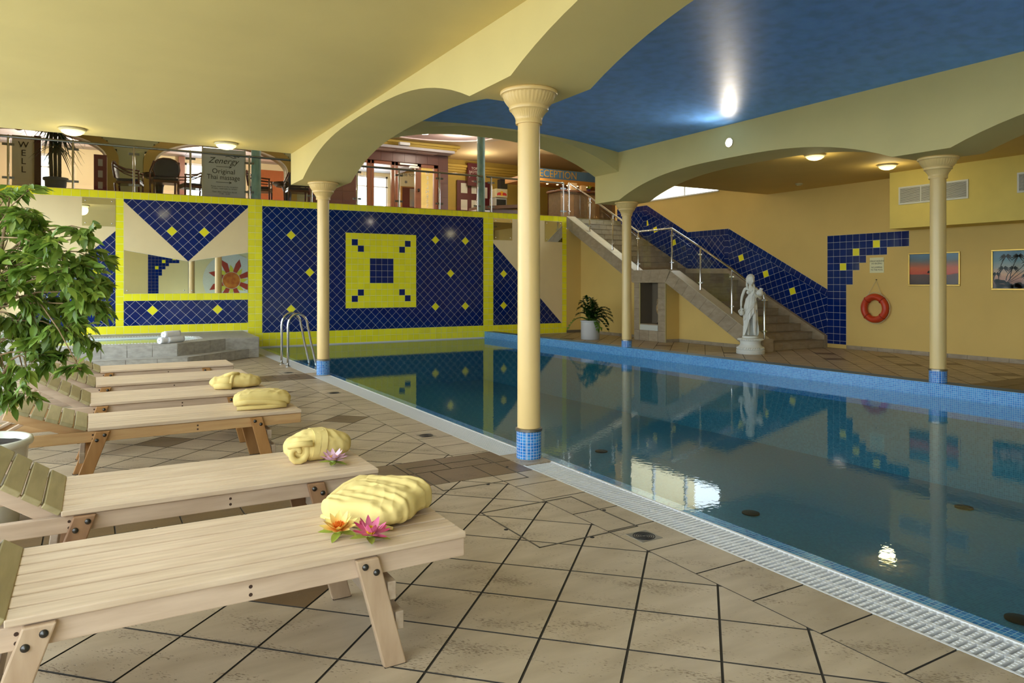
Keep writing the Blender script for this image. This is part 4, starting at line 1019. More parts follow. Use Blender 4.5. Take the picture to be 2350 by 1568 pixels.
# ------------------------------------------------------------------ pool ladder
pl_ = empty('pool_ladder', (2.92, 13.0, 0), label='curved stainless steel pool ladder rails at the far end of the pool', cat='pool ladder')
for y in (12.76, 13.24):
    pts = [(2.93, y, 0.0), (2.93, y, 0.3), (2.93, y, 0.62)]
    for i in range(13):
        t = PI*i/12; pts.append((3.10-0.17*math.cos(t), y, 0.70+0.215*math.sin(t)))
    pts += [(3.29, y, 0.62), (3.33, y, 0.4), (3.40, y, 0.1), (3.44, y, -0.1), (3.45, y, -0.7)]
    b = MB(); b.tube(pts, 0.0215, 12); r = b.build('hoop_rail', STEEL, pl_, smooth=True)
    b = MB(); b.lathe([(0.045, 0), (0.045, 0.01), (0.024, 0.018)], (2.93, y, 0), 20); b.build('foot_flange', STEEL, r, ang=40)
for z in (-0.2, -0.45):
    b = MB(); b.box(3.42, 3.5, 12.77, 13.23, z-0.015, z+0.015); b.build('tread', STEELD, pl_, bevel=0.004)

# ------------------------------------------------------------------ raised hot tub
zt, zs = 0.394, 0.177
ht = empty('hot_tub', (1.0, 14.3, 0), label='raised grey stone hot tub platform with one step under the tiled wall', cat='hot tub')
outer = [(XL, 13.97), (0.12, 13.97), (1.278, 13.83), (2.185, 14.63), (2.82, 14.70), (2.89, YB-0.008), (XL, YB-0.008)]
inner = [(1.02, 14.22), (1.72, 14.86), (1.72, 15.45), (1.25, 15.95), (-0.45, 15.95), (-0.95, 15.45), (-0.95, 14.72), (-0.45, 14.22)]
b = MB(); b.prism([(x, y, 0.0) for x, y in outer], (0, 0, 0.3)); b.build('platform', STGROUT, ht)
def ringtop(poly, hole, z0, z1, m, name):
    b = MB(); import itertools
    # bridge the outline and the hole by nearest angles
    c = (sum(p[0] for p in hole)/len(hole), sum(p[1] for p in hole)/len(hole))
    def dens(P, n):
        out = []
        for i in range(len(P)):
            a, d = P[i], P[(i+1) % len(P)]
            for k in range(n): out.append((a[0]+(d[0]-a[0])*k/n, a[1]+(d[1]-a[1])*k/n))
        return out
    hs = dens(hole, 6)
    def ray(an):
        best = None
        for i in range(len(poly)):
            a, d = poly[i], poly[(i+1) % len(poly)]; ex, ey = d[0]-a[0], d[1]-a[1]; dx, dy = math.cos(an), math.sin(an)
            den = dx*ey-dy*ex
            if abs(den) < 1e-9: continue
            t = ((a[0]-c[0])*ey-(a[1]-c[1])*ex)/den; s = ((a[0]-c[0])*dy-(a[1]-c[1])*dx)/den
            if t > 0 and -1e-6 <= s <= 1+1e-6 and (best is None or t < best): best = t
        return (c[0]+math.cos(an)*best, c[1]+math.sin(an)*best)
    items = [(math.atan2(p[1]-c[1], p[0]-c[0]), p, None) for p in hs]+[(math.atan2(p[1]-c[1], p[0]-c[0]), None, p) for p in poly]
    items.sort(key=lambda q: q[0]); 
    def hray(an):
        best = None
        for i in range(len(hole)):
            a, d = hole[i], hole[(i+1) % len(hole)]; ex, ey = d[0]-a[0], d[1]-a[1]; dx, dy = math.cos(an), math.sin(an); den = dx*ey-dy*ex
            if abs(den) < 1e-9: continue
            t = ((a[0]-c[0])*ey-(a[1]-c[1])*ex)/den; s = ((a[0]-c[0])*dy-(a[1]-c[1])*dx)/den
            if t > 0 and -1e-6 <= s <= 1+1e-6: best = t if best is None else max(best, t)
        return (c[0]+math.cos(an)*best, c[1]+math.sin(an)*best)
    I = [(h or hray(an), o_ or ray(an)) for an, h, o_ in items]; n = len(I); vs = []; fs = []
    for h, o_ in I: vs += [(h[0], h[1], z0), (h[0], h[1], z1), (o_[0], o_[1], z1), (o_[0], o_[1], z0)]
    for i in range(n):
        a, d = 4*i, 4*((i+1) % n); fs += [(a+1, d+1, d, a), (a+2, d+2, d+1, a+1), (a+3, d+3, d+2, a+2), (a, d, d+3, a+3)]
    b.add(vs, fs); return b.build(name, m, ht)
ringtop(outer, inner, 0.3, zt, STONEG, 'top_slab')
TUBM = M('tub_acryl', (214, 226, 226), 0.25)
b = MB(); n = len(inner); sm = [((x-0.35)*0.8+0.35, (y-15.05)*0.8+15.05) for x, y in inner]
b.add([(x, y, zt-0.012) for x, y in inner]+[(x, y, 0.301) for x, y in sm], [(i, n+i, n+(i+1) % n, (i+1) % n) for i in range(n)]+[tuple(range(n, 2*n))]); b.build('basin', TUBM, ht)
b = MB(); b.add([(x, y, zt-0.03) for x, y in inner], [tuple(range(n))]); b.build('tub_water', glass_mat('tub_water', (0.78, 0.92, 0.86), 1.33, 0.0, 0.05, (6, 6, 6)), ht)
b = MB()
for i in range(n):
    p, q = Vector((*inner[i], 0)), Vector((*inner[(i+1) % n], 0)); m_ = int((q-p).length/0.05); d = (q-p).normalized(); nn = Vector((-d.y, d.x, 0)); s_ = 1 if nn.dot(Vector((0.35, 15.05, 0))-p) > 0 else -1
    for k in range(m_):
        c = p+(q-p)*(k+0.5)/m_; b.obox(c+nn*s_*-0.05+Vector((0, 0, zt+0.003)), d*0.016, nn*0.045, (0, 0, 0.004))
b.build('overflow_grate', WHITE, ht, kind='stuff')
def fronttiles(P, z0, z1, w=0.43):
    for (x0, y0), (x1, y1) in zip(P[:-1], P[1:]):
        l = math.hypot(x1-x0, y1-y0); n = max(1, round(l/w)); nv = ((y1-y0)/l, -(x1-x0)/l, 0)
        for k in range(n):
            a = (x0+(x1-x0)*(k/n+0.003/l), y0+(y1-y0)*(k/n+0.003/l)); c = (x0+(x1-x0)*((k+1)/n-0.003/l), y0+(y1-y0)*((k+1)/n-0.003/l))
            t = MB(); t.tile([(a[0], a[1], z0), (c[0], c[1], z0), (c[0], c[1], z1), (a[0], a[1], z1)], nv, 0.006, 0.003); t.build('tile', STONEG, ht)
fronttiles(outer[:6], zs-0.02, zt-0.012)
fronttiles([outer[3], outer[4]], 0.004, zs-0.022)
stp = [(XL, 13.62), (0.0, 13.62), (1.417, 13.53), (2.62, 14.67)]
b = MB(); b.prism([(x, y, 0.0) for x, y in stp]+[(2.2, 14.66, 0.0), (1.27, 13.86, 0.0), (0.1, 14.0, 0.0), (XL, 14.0, 0.0)], (0, 0, zs-0.01)); b.build('step_core', STGROUT, ht)
b = MB(); b.prism([(x, y-0.008, zs-0.01) for x, y in stp]+[(2.2, 14.64, zs-0.01), (1.27, 13.83, zs-0.01), (0.1, 13.97, zs-0.01), (XL, 13.97, zs-0.01)], (0, 0, 0.01)); b.build('step_top', STONEG, ht)
fronttiles(stp, 0.004, zs-0.012)
# white towels, rolled, in a small pyramid
TW = M('white_terry', (232, 234, 240), 0.95, bump=0.5, bs=260)
def rolled(c, L, r, rz, label):
    o = empty('rolled_towel', (c[0], c[1], c[2]-r), rz, label=label, cat='towel', group='rolled white towels on the hot tub edge')
    pts = []; N_ = 90; vs = []; fs = []
    prof = []
    for i in range(N_+1):
        t = i/N_; an = t*2*PI*3.2; rr = r*(0.2+0.8*t); prof.append((rr*math.cos(an), rr*math.sin(an)))
    b = MB(); th = r*0.2; m_ = 8
    for k in range(m_+1):
        y = -L/2+L*k/m_; sc = 1-0.04*abs(2*k/m_-1)
        for (x, z) in prof: vs.append((x*sc, y, z*sc+r))
    for k in range(m_):
        for i in range(N_): fs.append((k*(N_+1)+i, k*(N_+1)+i+1, (k+1)*(N_+1)+i+1, (k+1)*(N_+1)+i))
    b.add(vs, fs); q = b.build('roll', TW, o, smooth=True, local=True); s = q.modifiers.new('thick', 'SOLIDIFY'); s.thickness = th; s.offset = -1
TR = -0.9
rolled((1.135, 14.03, zt+0.057), 0.34, 0.055, TR, 'rolled white towel on the hot tub edge, lower left of three')
rolled((1.262, 14.10, zt+0.057), 0.34, 0.055, TR, 'rolled white towel on the hot tub edge, lower right of three')
rolled((1.2, 14.07, zt+0.155), 0.34, 0.055, TR, 'rolled white towel on the hot tub edge, on top of the other two')
b = MB(); b.ball((0, 0, 0), (0.075, 0.05, 0.04), 20, 12)
b.v = [(x*(1+0.2*z/0.04), y, z*(1+0.25*x/0.075)) for x, y, z in b.v]
o = b.build('white_shell', M('shell', (236, 232, 228), 0.35), smooth=True, label='white shell lying on the hot tub edge beside the fig leaves', cat='shell'); o.location = (0.02, 14.09, zt+0.041)
# low white screen behind the loungers, at the left picture edge
ws = empty('white_screen', (-1.0, 8.6, 0), label='low white screen of upright bars behind the loungers, beyond the fig pot', cat='screen')
for z0, z1 in ((0.86, 0.93), (0.05, 0.11)): b = MB(); b.box(-1.02, -0.98, 6.6, 11.3, z0, z1); b.build('rail', WHITEP, ws)
for k in range(22):
    y = 6.6+k*0.222
    b = MB(); b.box(-1.015, -0.985, y, y+(0.13 if k % 2 else 0.05), 0.0 if k % 7 == 0 else 0.11, 0.86); b.build('bar', WHITEP, ws)
# ------------------------------------------------------------------ wooden sun loungers
def wood(name, rgb, alt, st):
    return M(name, rgb, 0.5, alt=alt, vs_=2.2, stretch=st, rnd=0.05, bump=0.08, bs=9)
WS = wood('bleached_slat_wood', (222, 199, 172), (198, 172, 144), (1.6, 14, 14))
WB = wood('back_slat_wood', (178, 164, 122), (158, 144, 104), (14, 1.6, 14))
WR = wood('bleached_rail_wood', (210, 186, 162), (186, 160, 136), (1.4, 12, 12))
WR3 = wood('honey_rail_wood', (206, 168, 118), (186, 142, 92), (1.4, 12, 12))
WL = {'pale': wood('pale_leg_wood', (196, 170, 142), (170, 142, 114), (7, 7, 1.4)), 'brown': wood('brown_leg_wood', (164, 126, 92), (134, 98, 70), (7, 7, 1.4)), 'orange': wood('orange_leg_wood', (188, 140, 86), (162, 114, 64), (7, 7, 1.4))}
WE = wood('end_grain', (190, 172, 150), (160, 138, 116), (8, 8, 8))
HOLE = M('peg_hole', (66, 46, 34), 0.9)
def lounger(hx, y0, y1, L, back, leg, label, zt=0.452, rot=0.0, rail_m=WR, g=0.005):
    """hx: hinge (head end of the seat slats); seat runs to +x"""
    o = empty('sun_lounger', (hx, y0, 0), rot, label=label, cat='sun lounger', group='wooden sun loungers in a row along the windows')
    W = y1-y0; st = 0.024; zr1, zr0 = zt-st-0.003, zt-st-0.078
    kw = dict(local=True)
    n = 7; w = (W+0.03-(n-1)*g)/n
    for k in range(n):
        a = -0.015+k*(w+g)
        b = MB(); b.box(0.0, L, a, a+w, zt-st, zt); b.build('seat_slat', WS, o, bevel=0.004, **kw)
    for s in (0, 1):
        ya, yb = (0.0, 0.032) if s == 0 else (W-0.032, W)
        b = MB(); b.box(-0.62, L, ya, yb, zr0, zr1); r = b.build('side_rail', rail_m, o, bevel=0.004, **kw)
        for hxx in (0.03, 0.70):
            for dz in (0.022, 0.05):
                c = MB(); yy = ya if s == 0 else yb; c.lathe([(0.0065, -0.0008), (0.0065, 0.0008)], (0, 0, 0), 12)
                c.v = [(x+hxx, yy+z, zz+zr0+dz) for x, zz, z in c.v]; c.build('peg_hole', HOLE, r, **kw)
        # legs, bolted to the outside of the rails
        for f, (tx, bx) in enumerate(((0.09, -0.06), (1.11, 1.22))):
            t = 0.03; yo = ya-t if s == 0 else yb
            lw = 0.044
            b = MB(); P = [(tx-lw, zr1-0.002), (tx+lw, zr1-0.002), (bx+lw, 0.012), (bx-lw, 0.0)] if f else [(tx-lw, zr1-0.002), (tx+lw, zr1-0.002), (bx+lw, 0.0), (bx-lw, 0.012)]
            P = [(tx-lw, zr1-0.002), (tx+lw, zr1-0.002), (bx+lw, 0.0), (bx-lw, 0.0)]
            b.prism([(x, yo, z) for x, z in P][::-1], (0, t, 0)); lg = b.build('leg', WL[leg], o, bevel=0.005, **kw)
            c = MB(); c.prism([(bx-lw+0.001, yo+0.001, 0.0), (bx+lw-0.001, yo+0.001, 0.0), (bx+lw-0.003, yo+0.001, 0.007), (bx-lw-0.001, yo+0.001, 0.007)], (0, t-0.002, 0)); c.build('foot_pad', M('worn_foot', (62, 50, 40), 0.9), lg, **kw)
            for dx, dz in (((-0.016, -0.028), (0.02, -0.055)) if f else ((0.02, -0.028), (-0.016, -0.06))):
                c = MB(); c.lathe([(0.0125, 0), (0.0122, 0.003), (0.009, 0.007), (0.0, 0.009)], (0, 0, 0), 14, cap=False)
                sgn = -1 if s == 0 else 1; y_ = yo if s == 0 else yo+t; sh = (zr1-0.002-(zr1+dz))*(bx-tx)/zr1
                c.v = [(x+tx+dx+sh, y_+sgn*z, zz+zr1+dz) for x, zz, z in c.v]; c.build('bolt', BOLT, lg, smooth=True, **kw)
    for f, z in ((0, 0.25), (1, 0.285), (1, 0.165)):
        tx, bx = ((0.09, -0.06), (1.11, 1.22))[f]; xc = tx+(bx-tx)*(1-z/zr1)+(0.044+0.018)*(1 if f else -1)
        b = MB(); b.box(xc-0.017, xc+0.017, -0.022, W+0.022, z-0.035, z+0.035); b.build('crossbar', WE, o, bevel=0.004, **kw)
    b = MB(); b.box(L-0.03, L-0.002, 0.033, W-0.033, zr0, zr1); b.build('end_board', rail_m, o, bevel=0.003, **kw)
    b = MB(); b.box(-0.6, -0.57, 0.033, W-0.033, zr0, zr1); b.build('end_board', rail_m, o, bevel=0.003, **kw)
    # raised back rest
    ca, sa = math.cos(back), math.sin(back)
    def B(x, z): return (-x*ca-z*sa, zt-0.03+x*sa-z*ca+0.0) if False else (-x*ca+z*sa, zt-0.026+x*sa+z*ca)
    for k in range(5):
        a, c = 0.012+k*0.0885, 0.012+k*0.0885+0.0795
        q = [B(a, 0), B(c, 0), B(c, 0.026), B(a, 0.026)]
        b = MB(); b.prism([(x, -0.012, z) for x, z in q], (0, W+0.024, 0)); b.build('back_slat', WB, o, bevel=0.005, **kw)
    for ya in (0.045, W-0.075):
        q = [B(-0.01, -0.065), B(0.5, -0.065), B(0.5, -0.002), B(-0.01, -0.002)]
        b = MB(); b.prism([(x, ya, z) for x, z in q], (0, 0.03, 0)); b.build('back_rail', rail_m, o, bevel=0.004, **kw)
        p = B(0.36, -0.04); f = (-0.56, zr0+0.05)
        b = MB(); b.beam((p[0], ya+0.045, p[1]), (f[0], ya+0.045, f[1]), 0.022, 0.045, up=(0, 1, 0)); b.build('prop', WL['pale'], o, bevel=0.004, **kw)
    return o
D_ = math.radians
lounger(-0.228, 2.605, 3.25, 1.525, D_(36), 'pale', 'nearest bleached wooden sun lounger with pale legs, carrying a folded robe and two lilies', g=0.010)
lounger(-0.12, 3.72, 4.35, 1.45, D_(34.5), 'brown', 'second wooden sun lounger from the camera, brown legged, carrying the belted robe')
lounger(-0.03, 5.76, 6.37, 1.455, D_(21), 'orange', 'third wooden sun lounger, honey coloured with orange legs, behind the white fig pot', rail_m=WR3)
lounger(-0.02, 6.92, 7.58, 1.46, D_(32), 'orange', 'fourth wooden sun lounger from the camera, its prop strut standing out')
lounger(0.025, 8.15, 8.82, 1.46, D_(26), 'orange', 'fifth wooden sun lounger from the camera, empty')
lounger(0.075, 9.43, 10.0, 1.43, D_(27), 'orange', 'farthest wooden sun lounger, in front of the hot tub step')

# ------------------------------------------------------------------ folded yellow robes
TERRY = M('yellow_terry', (228, 204, 132), 0.95, var=0.03, vs_=8, bump=0.35, bs=700)
def pillow(name, c, size, rz, ex, folds, seed, parent=None, nu=110, nv=64, amp=0.012, taper=0.0, slant=0.0, top=None, mat=None):
    """soft closed bundle resting on z=0: rounded box with sharpened fold ridges"""
    a, b_, h = size; vs = []; fs = []
    sg = lambda x, p: math.copysign(abs(x)**p, x)
    for j in range(nv+1):
        ph = -PI/2+PI*j/nv
        for i in range(nu):
            th = 2*PI*i/nu
            cx, cy, cz = sg(math.cos(ph), ex[1])*sg(math.cos(th), ex[0]), sg(math.cos(ph), ex[1])*sg(math.sin(th), ex[0]), sg(math.sin(ph), ex[1])
            p = Vector((a*cx, b_*cy, h*0.5*cz)); nrm = Vector((cx/a, cy/b_, cz/(h*0.5))).normalized()
            k = 1+taper*cx
            p.z = (p.z+h*0.5)*k
            if top: p.z *= top(cx, cy)
            p.x += slant*p.z
            d = 0
            for (kx, ky, kz, phs, A, sharp) in folds:
                s = math.sin(kx*p.x+ky*p.y+kz*p.z+phs+1.2*noise.noise(Vector((p.x*7+seed, p.y*7, p.z*7))))
                d += A*(1-abs(s)**sharp) if sharp < 1 else A*s
            d += amp*noise.noise(Vector((p.x*14+seed, p.y*14, p.z*14)))+amp*0.5*noise.noise(Vector((p.x*32, p.y*32+seed, p.z*32)))
            w = min(1, max(0, (p.z-0.004)/0.02)); q = p+nrm*d*(0.35+0.65*w); q.z = max(0.001, q.z); vs.append(q)
    for j in range(nv):
        for i in range(nu):
            i2 = (i+1) % nu; fs.append((j*nu+i, j*nu+i2, (j+1)*nu+i2, (j+1)*nu+i))
    m = MB(); m.add(vs, fs); m.v = [tuple(p) for p in m.v]
    o = m.build(name, mat or TERRY, None, smooth=True)
    if parent: o.parent = parent
    else: o.location = c; o.rotation_euler = (0, 0, rz)
    return o
ZS = 0.453
def cloth_tube(name, pts, r, parent, seed, flat=1.0, n=14, rad=None, k=3):
    """soft rolled edge or sleeve: a wrinkled tube in the parent's space"""
    b = MB(); b.tube(pts, r, n, rad=rad)
    out = []
    for x, y, z in b.v:
        d = 0.10*r*noise.noise(Vector((x*40+seed, y*40, z*40))); out.append((x+d, y+d, max(0.0, z+d)))
    b.v = out; return b.build(name, TERRY, parent, smooth=True, local=True)
def arc(c, r, a0, a1, n, y, rx_=1.0): return [(c[0]+r*rx_*math.cos(a0+(a1-a0)*i/n), y, c[1]+r*math.sin(a0+(a1-a0)*i/n)) for i in range(n+1)]
# nearest robe: a square folded bundle lying cornerwise, drapery folds over its pool side
def r1top(x, y): return 0.72+0.30*max(0, min(1, (x*0.35+y*0.75+0.75)/1.6))
o = pillow('folded_robe', (1.062, 2.965, ZS), (0.195, 0.178, 0.145), -0.93, (0.42, 0.6), [(30, 128, 6, 0.3, 0.0032, 2), (9, 38, 8, 1.4, 0.006, 2), (60, 30, 20, 2.0, 0.0025, 0.7), (18, 190, 0, 0.9, 0.0014, 2)], 3.1, nu=170, nv=90, amp=0.005, taper=0.0, top=r1top)
tag(o, 'yellow terry robe folded in a thick wedge on the nearest lounger', 'robe', 'folded yellow robes on the loungers')
cloth_tube('rolled_collar', [(-0.2, -0.1, 0.03), (-0.215, -0.02, 0.045), (-0.205, 0.06, 0.07), (-0.17, 0.12, 0.095), (-0.1, 0.15, 0.11)], 0.03, o, 2.0, rad=[0.02, 0.032, 0.034, 0.03, 0.012])
cloth_tube('hem', [(-0.19, -0.14, 0.012), (-0.1, -0.168, 0.016), (0.0, -0.175, 0.02), (0.1, -0.17, 0.018), (0.17, -0.15, 0.012)], 0.016, o, 5.0, rad=[0.008, 0.015, 0.016, 0.015, 0.006])
# second robe: a belted roll
r2 = pillow('folded_robe', (1.112, 4.12, ZS), (0.185, 0.115, 0.16), -0.02, (0.7, 0.72), [(10, 34, 20, 0.4, 0.004, 0.7), (60, 20, 10, 1.0, 0.003, 0.8)], 9.4, amp=0.008, top=lambda x, y: 0.9+0.1*math.cos(2.2*x))
tag(r2, 'yellow terry robe rolled and tied with its belt on the second lounger', 'robe', 'folded yellow robes on the loungers')
for k, xx in enumerate((-0.03, 0.005)):
    b = MB(); n = 40; vs = []; fs = []
    for i in range(n):
        t = 2*PI*i/n; cy = math.copysign(abs(math.cos(t))**0.75, math.cos(t))*0.120; cz = 0.080+math.copysign(abs(math.sin(t))**0.75, math.sin(t))*0.080
        for q in (-0.02, 0.02):
            lean = 0.18*(cz-0.08)
            vs += [(xx+q*0.95+lean, cy, max(0.002, cz)), (xx+q*0.95+lean, cy*1.05, max(0.001, 0.082+(cz-0.082)*1.07))]
    for i in range(n):
        a, c = 4*i, 4*((i+1) % n); fs += [(a+1, a+3, c+3, c+1), (a, a+1, c+1, c), (a+3, a+2, c+2, c+3)]
    b.add(vs, fs); b.build('belt', TERRY, r2, ang=60, local=True)
sp_ = [(-0.135+(0.012+0.0042*i)*math.cos(i*0.55)*0.9, -0.1-0.004*math.sin(i*0.9), 0.062+(0.012+0.0042*i)*math.sin(i*0.55)) for i in range(14)]
cloth_tube('rolled_sleeve', sp_, 0.02, r2, 1.0, rad=[0.014+0.0006*i for i in range(14)])
cloth_tube('folded_edge', [(-0.185, -0.09, 0.1), (-0.12, -0.12, 0.112), (-0.06, -0.128, 0.11)], 0.018, r2, 4.0)
# third and fourth robe
r3 = pillow('folded_robe', (1.185, 6.05, ZS), (0.215, 0.14, 0.135), -0.1, (0.55, 0.55), [(12, 40, 30, 0.2, 0.004, 0.7), (40, -18, 10, 1.6, 0.004, 0.8)], 14.2, amp=0.008, top=lambda x, y: 0.86+0.14*max(0, 1-(x*0.9)**2))
tag(r3, 'yellow terry robe folded in a flat parcel on the third lounger', 'robe', 'folded yellow robes on the loungers')
cloth_tube('folded_edge', [(-0.205, -0.13, 0.05), (-0.12, -0.15, 0.066), (0.0, -0.152, 0.06), (0.1, -0.148, 0.045), (0.16, -0.14, 0.03)], 0.019, r3, 4.4)
cloth_tube('hem', [(-0.2, -0.13, 0.018), (-0.08, -0.148, 0.02), (0.06, -0.15, 0.02), (0.17, -0.135, 0.02)], 0.018, r3, 7.4)
r4 = pillow('folded_robe', (1.185, 7.3, ZS), (0.225, 0.14, 0.125), -0.06, (0.7, 0.68), [(26, 30, 24, 0.2, 0.005, 0.7), (50, -12, 10, 1.6, 0.003, 0.8)], 21.7, amp=0.009, top=lambda x, y: 0.8+0.2*max(0, 1-(x*0.95)**2))
tag(r4, 'yellow terry robe with a knotted belt on the fourth lounger', 'robe', 'folded yellow robes on the loungers')
cloth_tube('belt', [(-0.06, -0.14, 0.03), (-0.05, -0.135, 0.09), (-0.03, -0.08, 0.128), (-0.01, 0.02, 0.13), (0.0, 0.1, 0.11)], 0.017, r4, 3.3)
cloth_tube('belt_knot', [(-0.11, -0.06, 0.115), (-0.04, -0.09, 0.14), (0.02, -0.05, 0.135), (-0.03, -0.02, 0.14), (-0.1, -0.01, 0.12)], 0.014, r4, 6.3)
cloth_tube('rolled_sleeve', [(-0.19, -0.08, 0.03), (-0.12, -0.13, 0.035), (-0.05, -0.145, 0.03)], 0.03, r4, 8.3)

# ------------------------------------------------------------------ artificial water lilies
def petal_mesh(name, L, W, cup, m):
    b = MB(); n = 7; vs = []; fs = []
    for i in range(n+1):
        t = i/n; w = W*math.sin(PI*min(1, t*0.94+0.06))**0.75*(1-0.25*t) if i < n else 0.0008
        z = cup*L*(t**1.6); x = L*t*(1-0.12*cup*t)
        for s in (-1, 0, 1): vs.append((x, s*w/2, z+(0.16*w if s else 0)))
    for i in range(n):
        for k in range(2): a = 3*i+k; fs.append((a, a+1, a+4, a+3))
    b.add(vs, fs); return b.mesh(name, m, smooth=True)
def two_tone(name, c0, c1, r0, r1):
    m = bpy.data.materials.new(name); m.use_nodes = True; nt = m.node_tree; N = nt.nodes; L = nt.links; b = N['Principled BSDF']; b.inputs['Roughness'].default_value = 0.45
    t = N.new('ShaderNodeTexCoord'); s = N.new('ShaderNodeSeparateXYZ'); L.new(t.outputs['Object'], s.inputs[0])
    r = N.new('ShaderNodeMapRange'); r.inputs[1].default_value = r0; r.inputs[2].default_value = r1; L.new(s.outputs[0], r.inputs[0])
    x = N.new('ShaderNodeMix'); x.data_type = 'RGBA'; x.inputs['A'].default_value = (*lin(c0), 1); x.inputs['B'].default_value = (*lin(c1), 1)
    L.new(r.outputs[0], x.inputs['Factor']); L.new(x.outputs['Result'], b.inputs['Base Color']); return m
def lily(c, s, pm, sm, gm, label, tilt):
    o = empty('water_lily', c, label=label, cat='flower', group='artificial water lilies on the loungers'); o.rotation_euler = tilt
    big = petal_mesh('petal', 0.066*s, 0.031*s, 0.32, pm); mid = petal_mesh('petal', 0.05*s, 0.026*s, 0.75, pm); sep = petal_mesh('sepal', 0.068*s, 0.03*s, 0.05, gm)
    random.seed(int(c[1]*1000))
    for k in range(5): inst('sepal', sep, o, (0, 0, 0.012*s), (0, random.uniform(-0.05, 0.12), 2*PI*k/5+0.3))
    for k in range(9): inst('petal', big, o, (0, 0, 0.018*s), (0, random.uniform(-0.15, 0.1), 2*PI*k/9+random.uniform(-.1, .1)))
    for k in range(8): inst('petal', mid, o, (0, 0, 0.022*s), (0, random.uniform(-0.2, 0.1), 2*PI*(k+0.5)/8+random.uniform(-.1, .1)))
    b = MB()
    for k in range(34):
        a = 2*PI*k*0.618; rr = 0.004+0.012*(k/34); b.tube([(rr*math.cos(a)*s*0.6, rr*math.sin(a)*s*0.6, 0.02*s), (rr*math.cos(a)*s*1.25, rr*math.sin(a)*s*1.25, (0.044-0.3*rr)*s)], 0.0017*s, 5)
    b.build('stamens', sm, o, kind='stuff', local=True)
    b = MB(); b.lathe([(0.006*s, 0), (0.011*s, 0.004*s), (0.014*s, 0.014*s), (0.01*s, 0.024*s)], (0, 0, 0), 14); b.build('calyx', gm, o, smooth=True, local=True)
GRN = M('sepal_green', (146, 160, 60), 0.5, var=0.15, vs_=30)
lily((0.842, 2.80, ZS+0.004), 1.22, two_tone('lily_yellow', (244, 150, 30), (246, 228, 140), 0.012, 0.06), M('stamen_orange', (226, 112, 20), 0.6), GRN, 'yellow and orange water lily against the nearest robe', (0.22, -0.1, 0))
lily((0.925, 2.685, ZS+0.004), 1.22, two_tone('lily_pink', (236, 150, 180), (206, 52, 116), 0.01, 0.065), M('stamen_yellow', (240, 190, 24), 0.6), GRN, 'deep pink water lily in front of the nearest robe', (0.2, 0.05, 0.4))
lily((1.14, 3.90, ZS+0.004), 1.2, two_tone('lily_pale', (240, 214, 216), (220, 168, 204), 0.01, 0.065), M('stamen_peach', (236, 178, 96), 0.6), GRN, 'pale pink water lily beside the belted robe', (0.12, 0.0, 0.2))
# ------------------------------------------------------------------ weeping fig in its white pot
LEAF = [M('fig_leaf', (126, 152, 60), 0.42, alt=(92, 124, 48), vs_=9, rnd=0.3, transl=0.3), M('fig_leaf_young', (164, 182, 80), 0.42, alt=(134, 160, 64), vs_=9, rnd=0.2, transl=0.35)]
BARK = M('fig_bark', (168, 140, 104), 0.8, alt=(128, 100, 72), vs_=30, bump=0.3, bs=80)
PX, PY = -0.585, 5.24
fig = empty('weeping_fig', (PX, PY, 0.47), label='large leafy weeping fig growing in the white pot beside the loungers', cat='plant')
pot = empty('fig_pot', (PX, PY, 0), label='big cream white glazed pot holding the weeping fig, behind the second lounger', cat='plant pot')
POTW = M('pot_glaze', (218, 214, 200), 0.2, var=0.03)
b = MB(); b.lathe([(0.18, 0), (0.2, 0.01), (0.235, 0.3), (0.25, 0.47), (0.252, 0.485)], (PX, PY, 0), 48); b.build('body', POTW, pot, ang=40)
b = MB(); b.lathe([(0.25, 0.48), (0.272, 0.488), (0.278, 0.505), (0.272, 0.522), (0.258, 0.528), (0.244, 0.52), (0.238, 0.47), (0.0, 0.465)], (PX, PY, 0), 48, cap=False); b.build('rim', POTW, pot, smooth=True)
b = MB(); b.lathe([(0.239, 0.486), (0.12, 0.498), (0.0, 0.504)], (PX, PY, 0), 40, cap=False)
b.v = [(x, y, z+0.008*noise.noise(Vector((x*40, y*40, 0)))) for x, y, z in b.v]; b.build('soil', M('soil', (52, 40, 30), 0.95, var=0.4, vs_=60), pot, smooth=True)
rnd = random.Random(11)
def atpx(u, v, dep):
    a = (u-CX)/FPX; return Vector((dep*(Fv[0]+Rv[0]*a), dep*(Fv[1]+Rv[1]*a), EYE+dep*(HY-v)/FPX))
blobs = [(70, 590, 100, 90), (140, 640, 95, 90), (185, 600, 55, 40), (40, 740, 120, 80), (150, 760, 80, 80), (10, 500, 80, 40), (-110, 560, 190, 70), (-110, 780, 190, 60), (75, 505, 60, 42), (60, 845, 75, 50), (62, 905, 34, 16), (190, 545, 42, 24), (215, 530, 20, 9), (205, 690, 48, 50), (222, 640, 32, 26), (185, 850, 36, 22), (215, 790, 26, 14), (20, 900, 50, 18), (-30, 880, 80, 26), (30, 440, 34, 16), (62, 440, 22, 8), (120, 830, 40, 26), (235, 600, 20, 10), (100, 690, 110, 90), (20, 610, 90, 80), (-20, 690, 90, 70), (40, 680, 90, 70), (110, 570, 60, 40), (60, 800, 70, 50), (160, 660, 70, 50), (-60, 820, 90, 50), (10, 860, 60, 36), (-60, 470, 90, 50), (225, 720, 26, 16), (120, 760, 60, 40), (20, 545, 60, 40)]
tips = []; trunkbase = Vector((PX, PY, 0.45)); wood_ = MB()
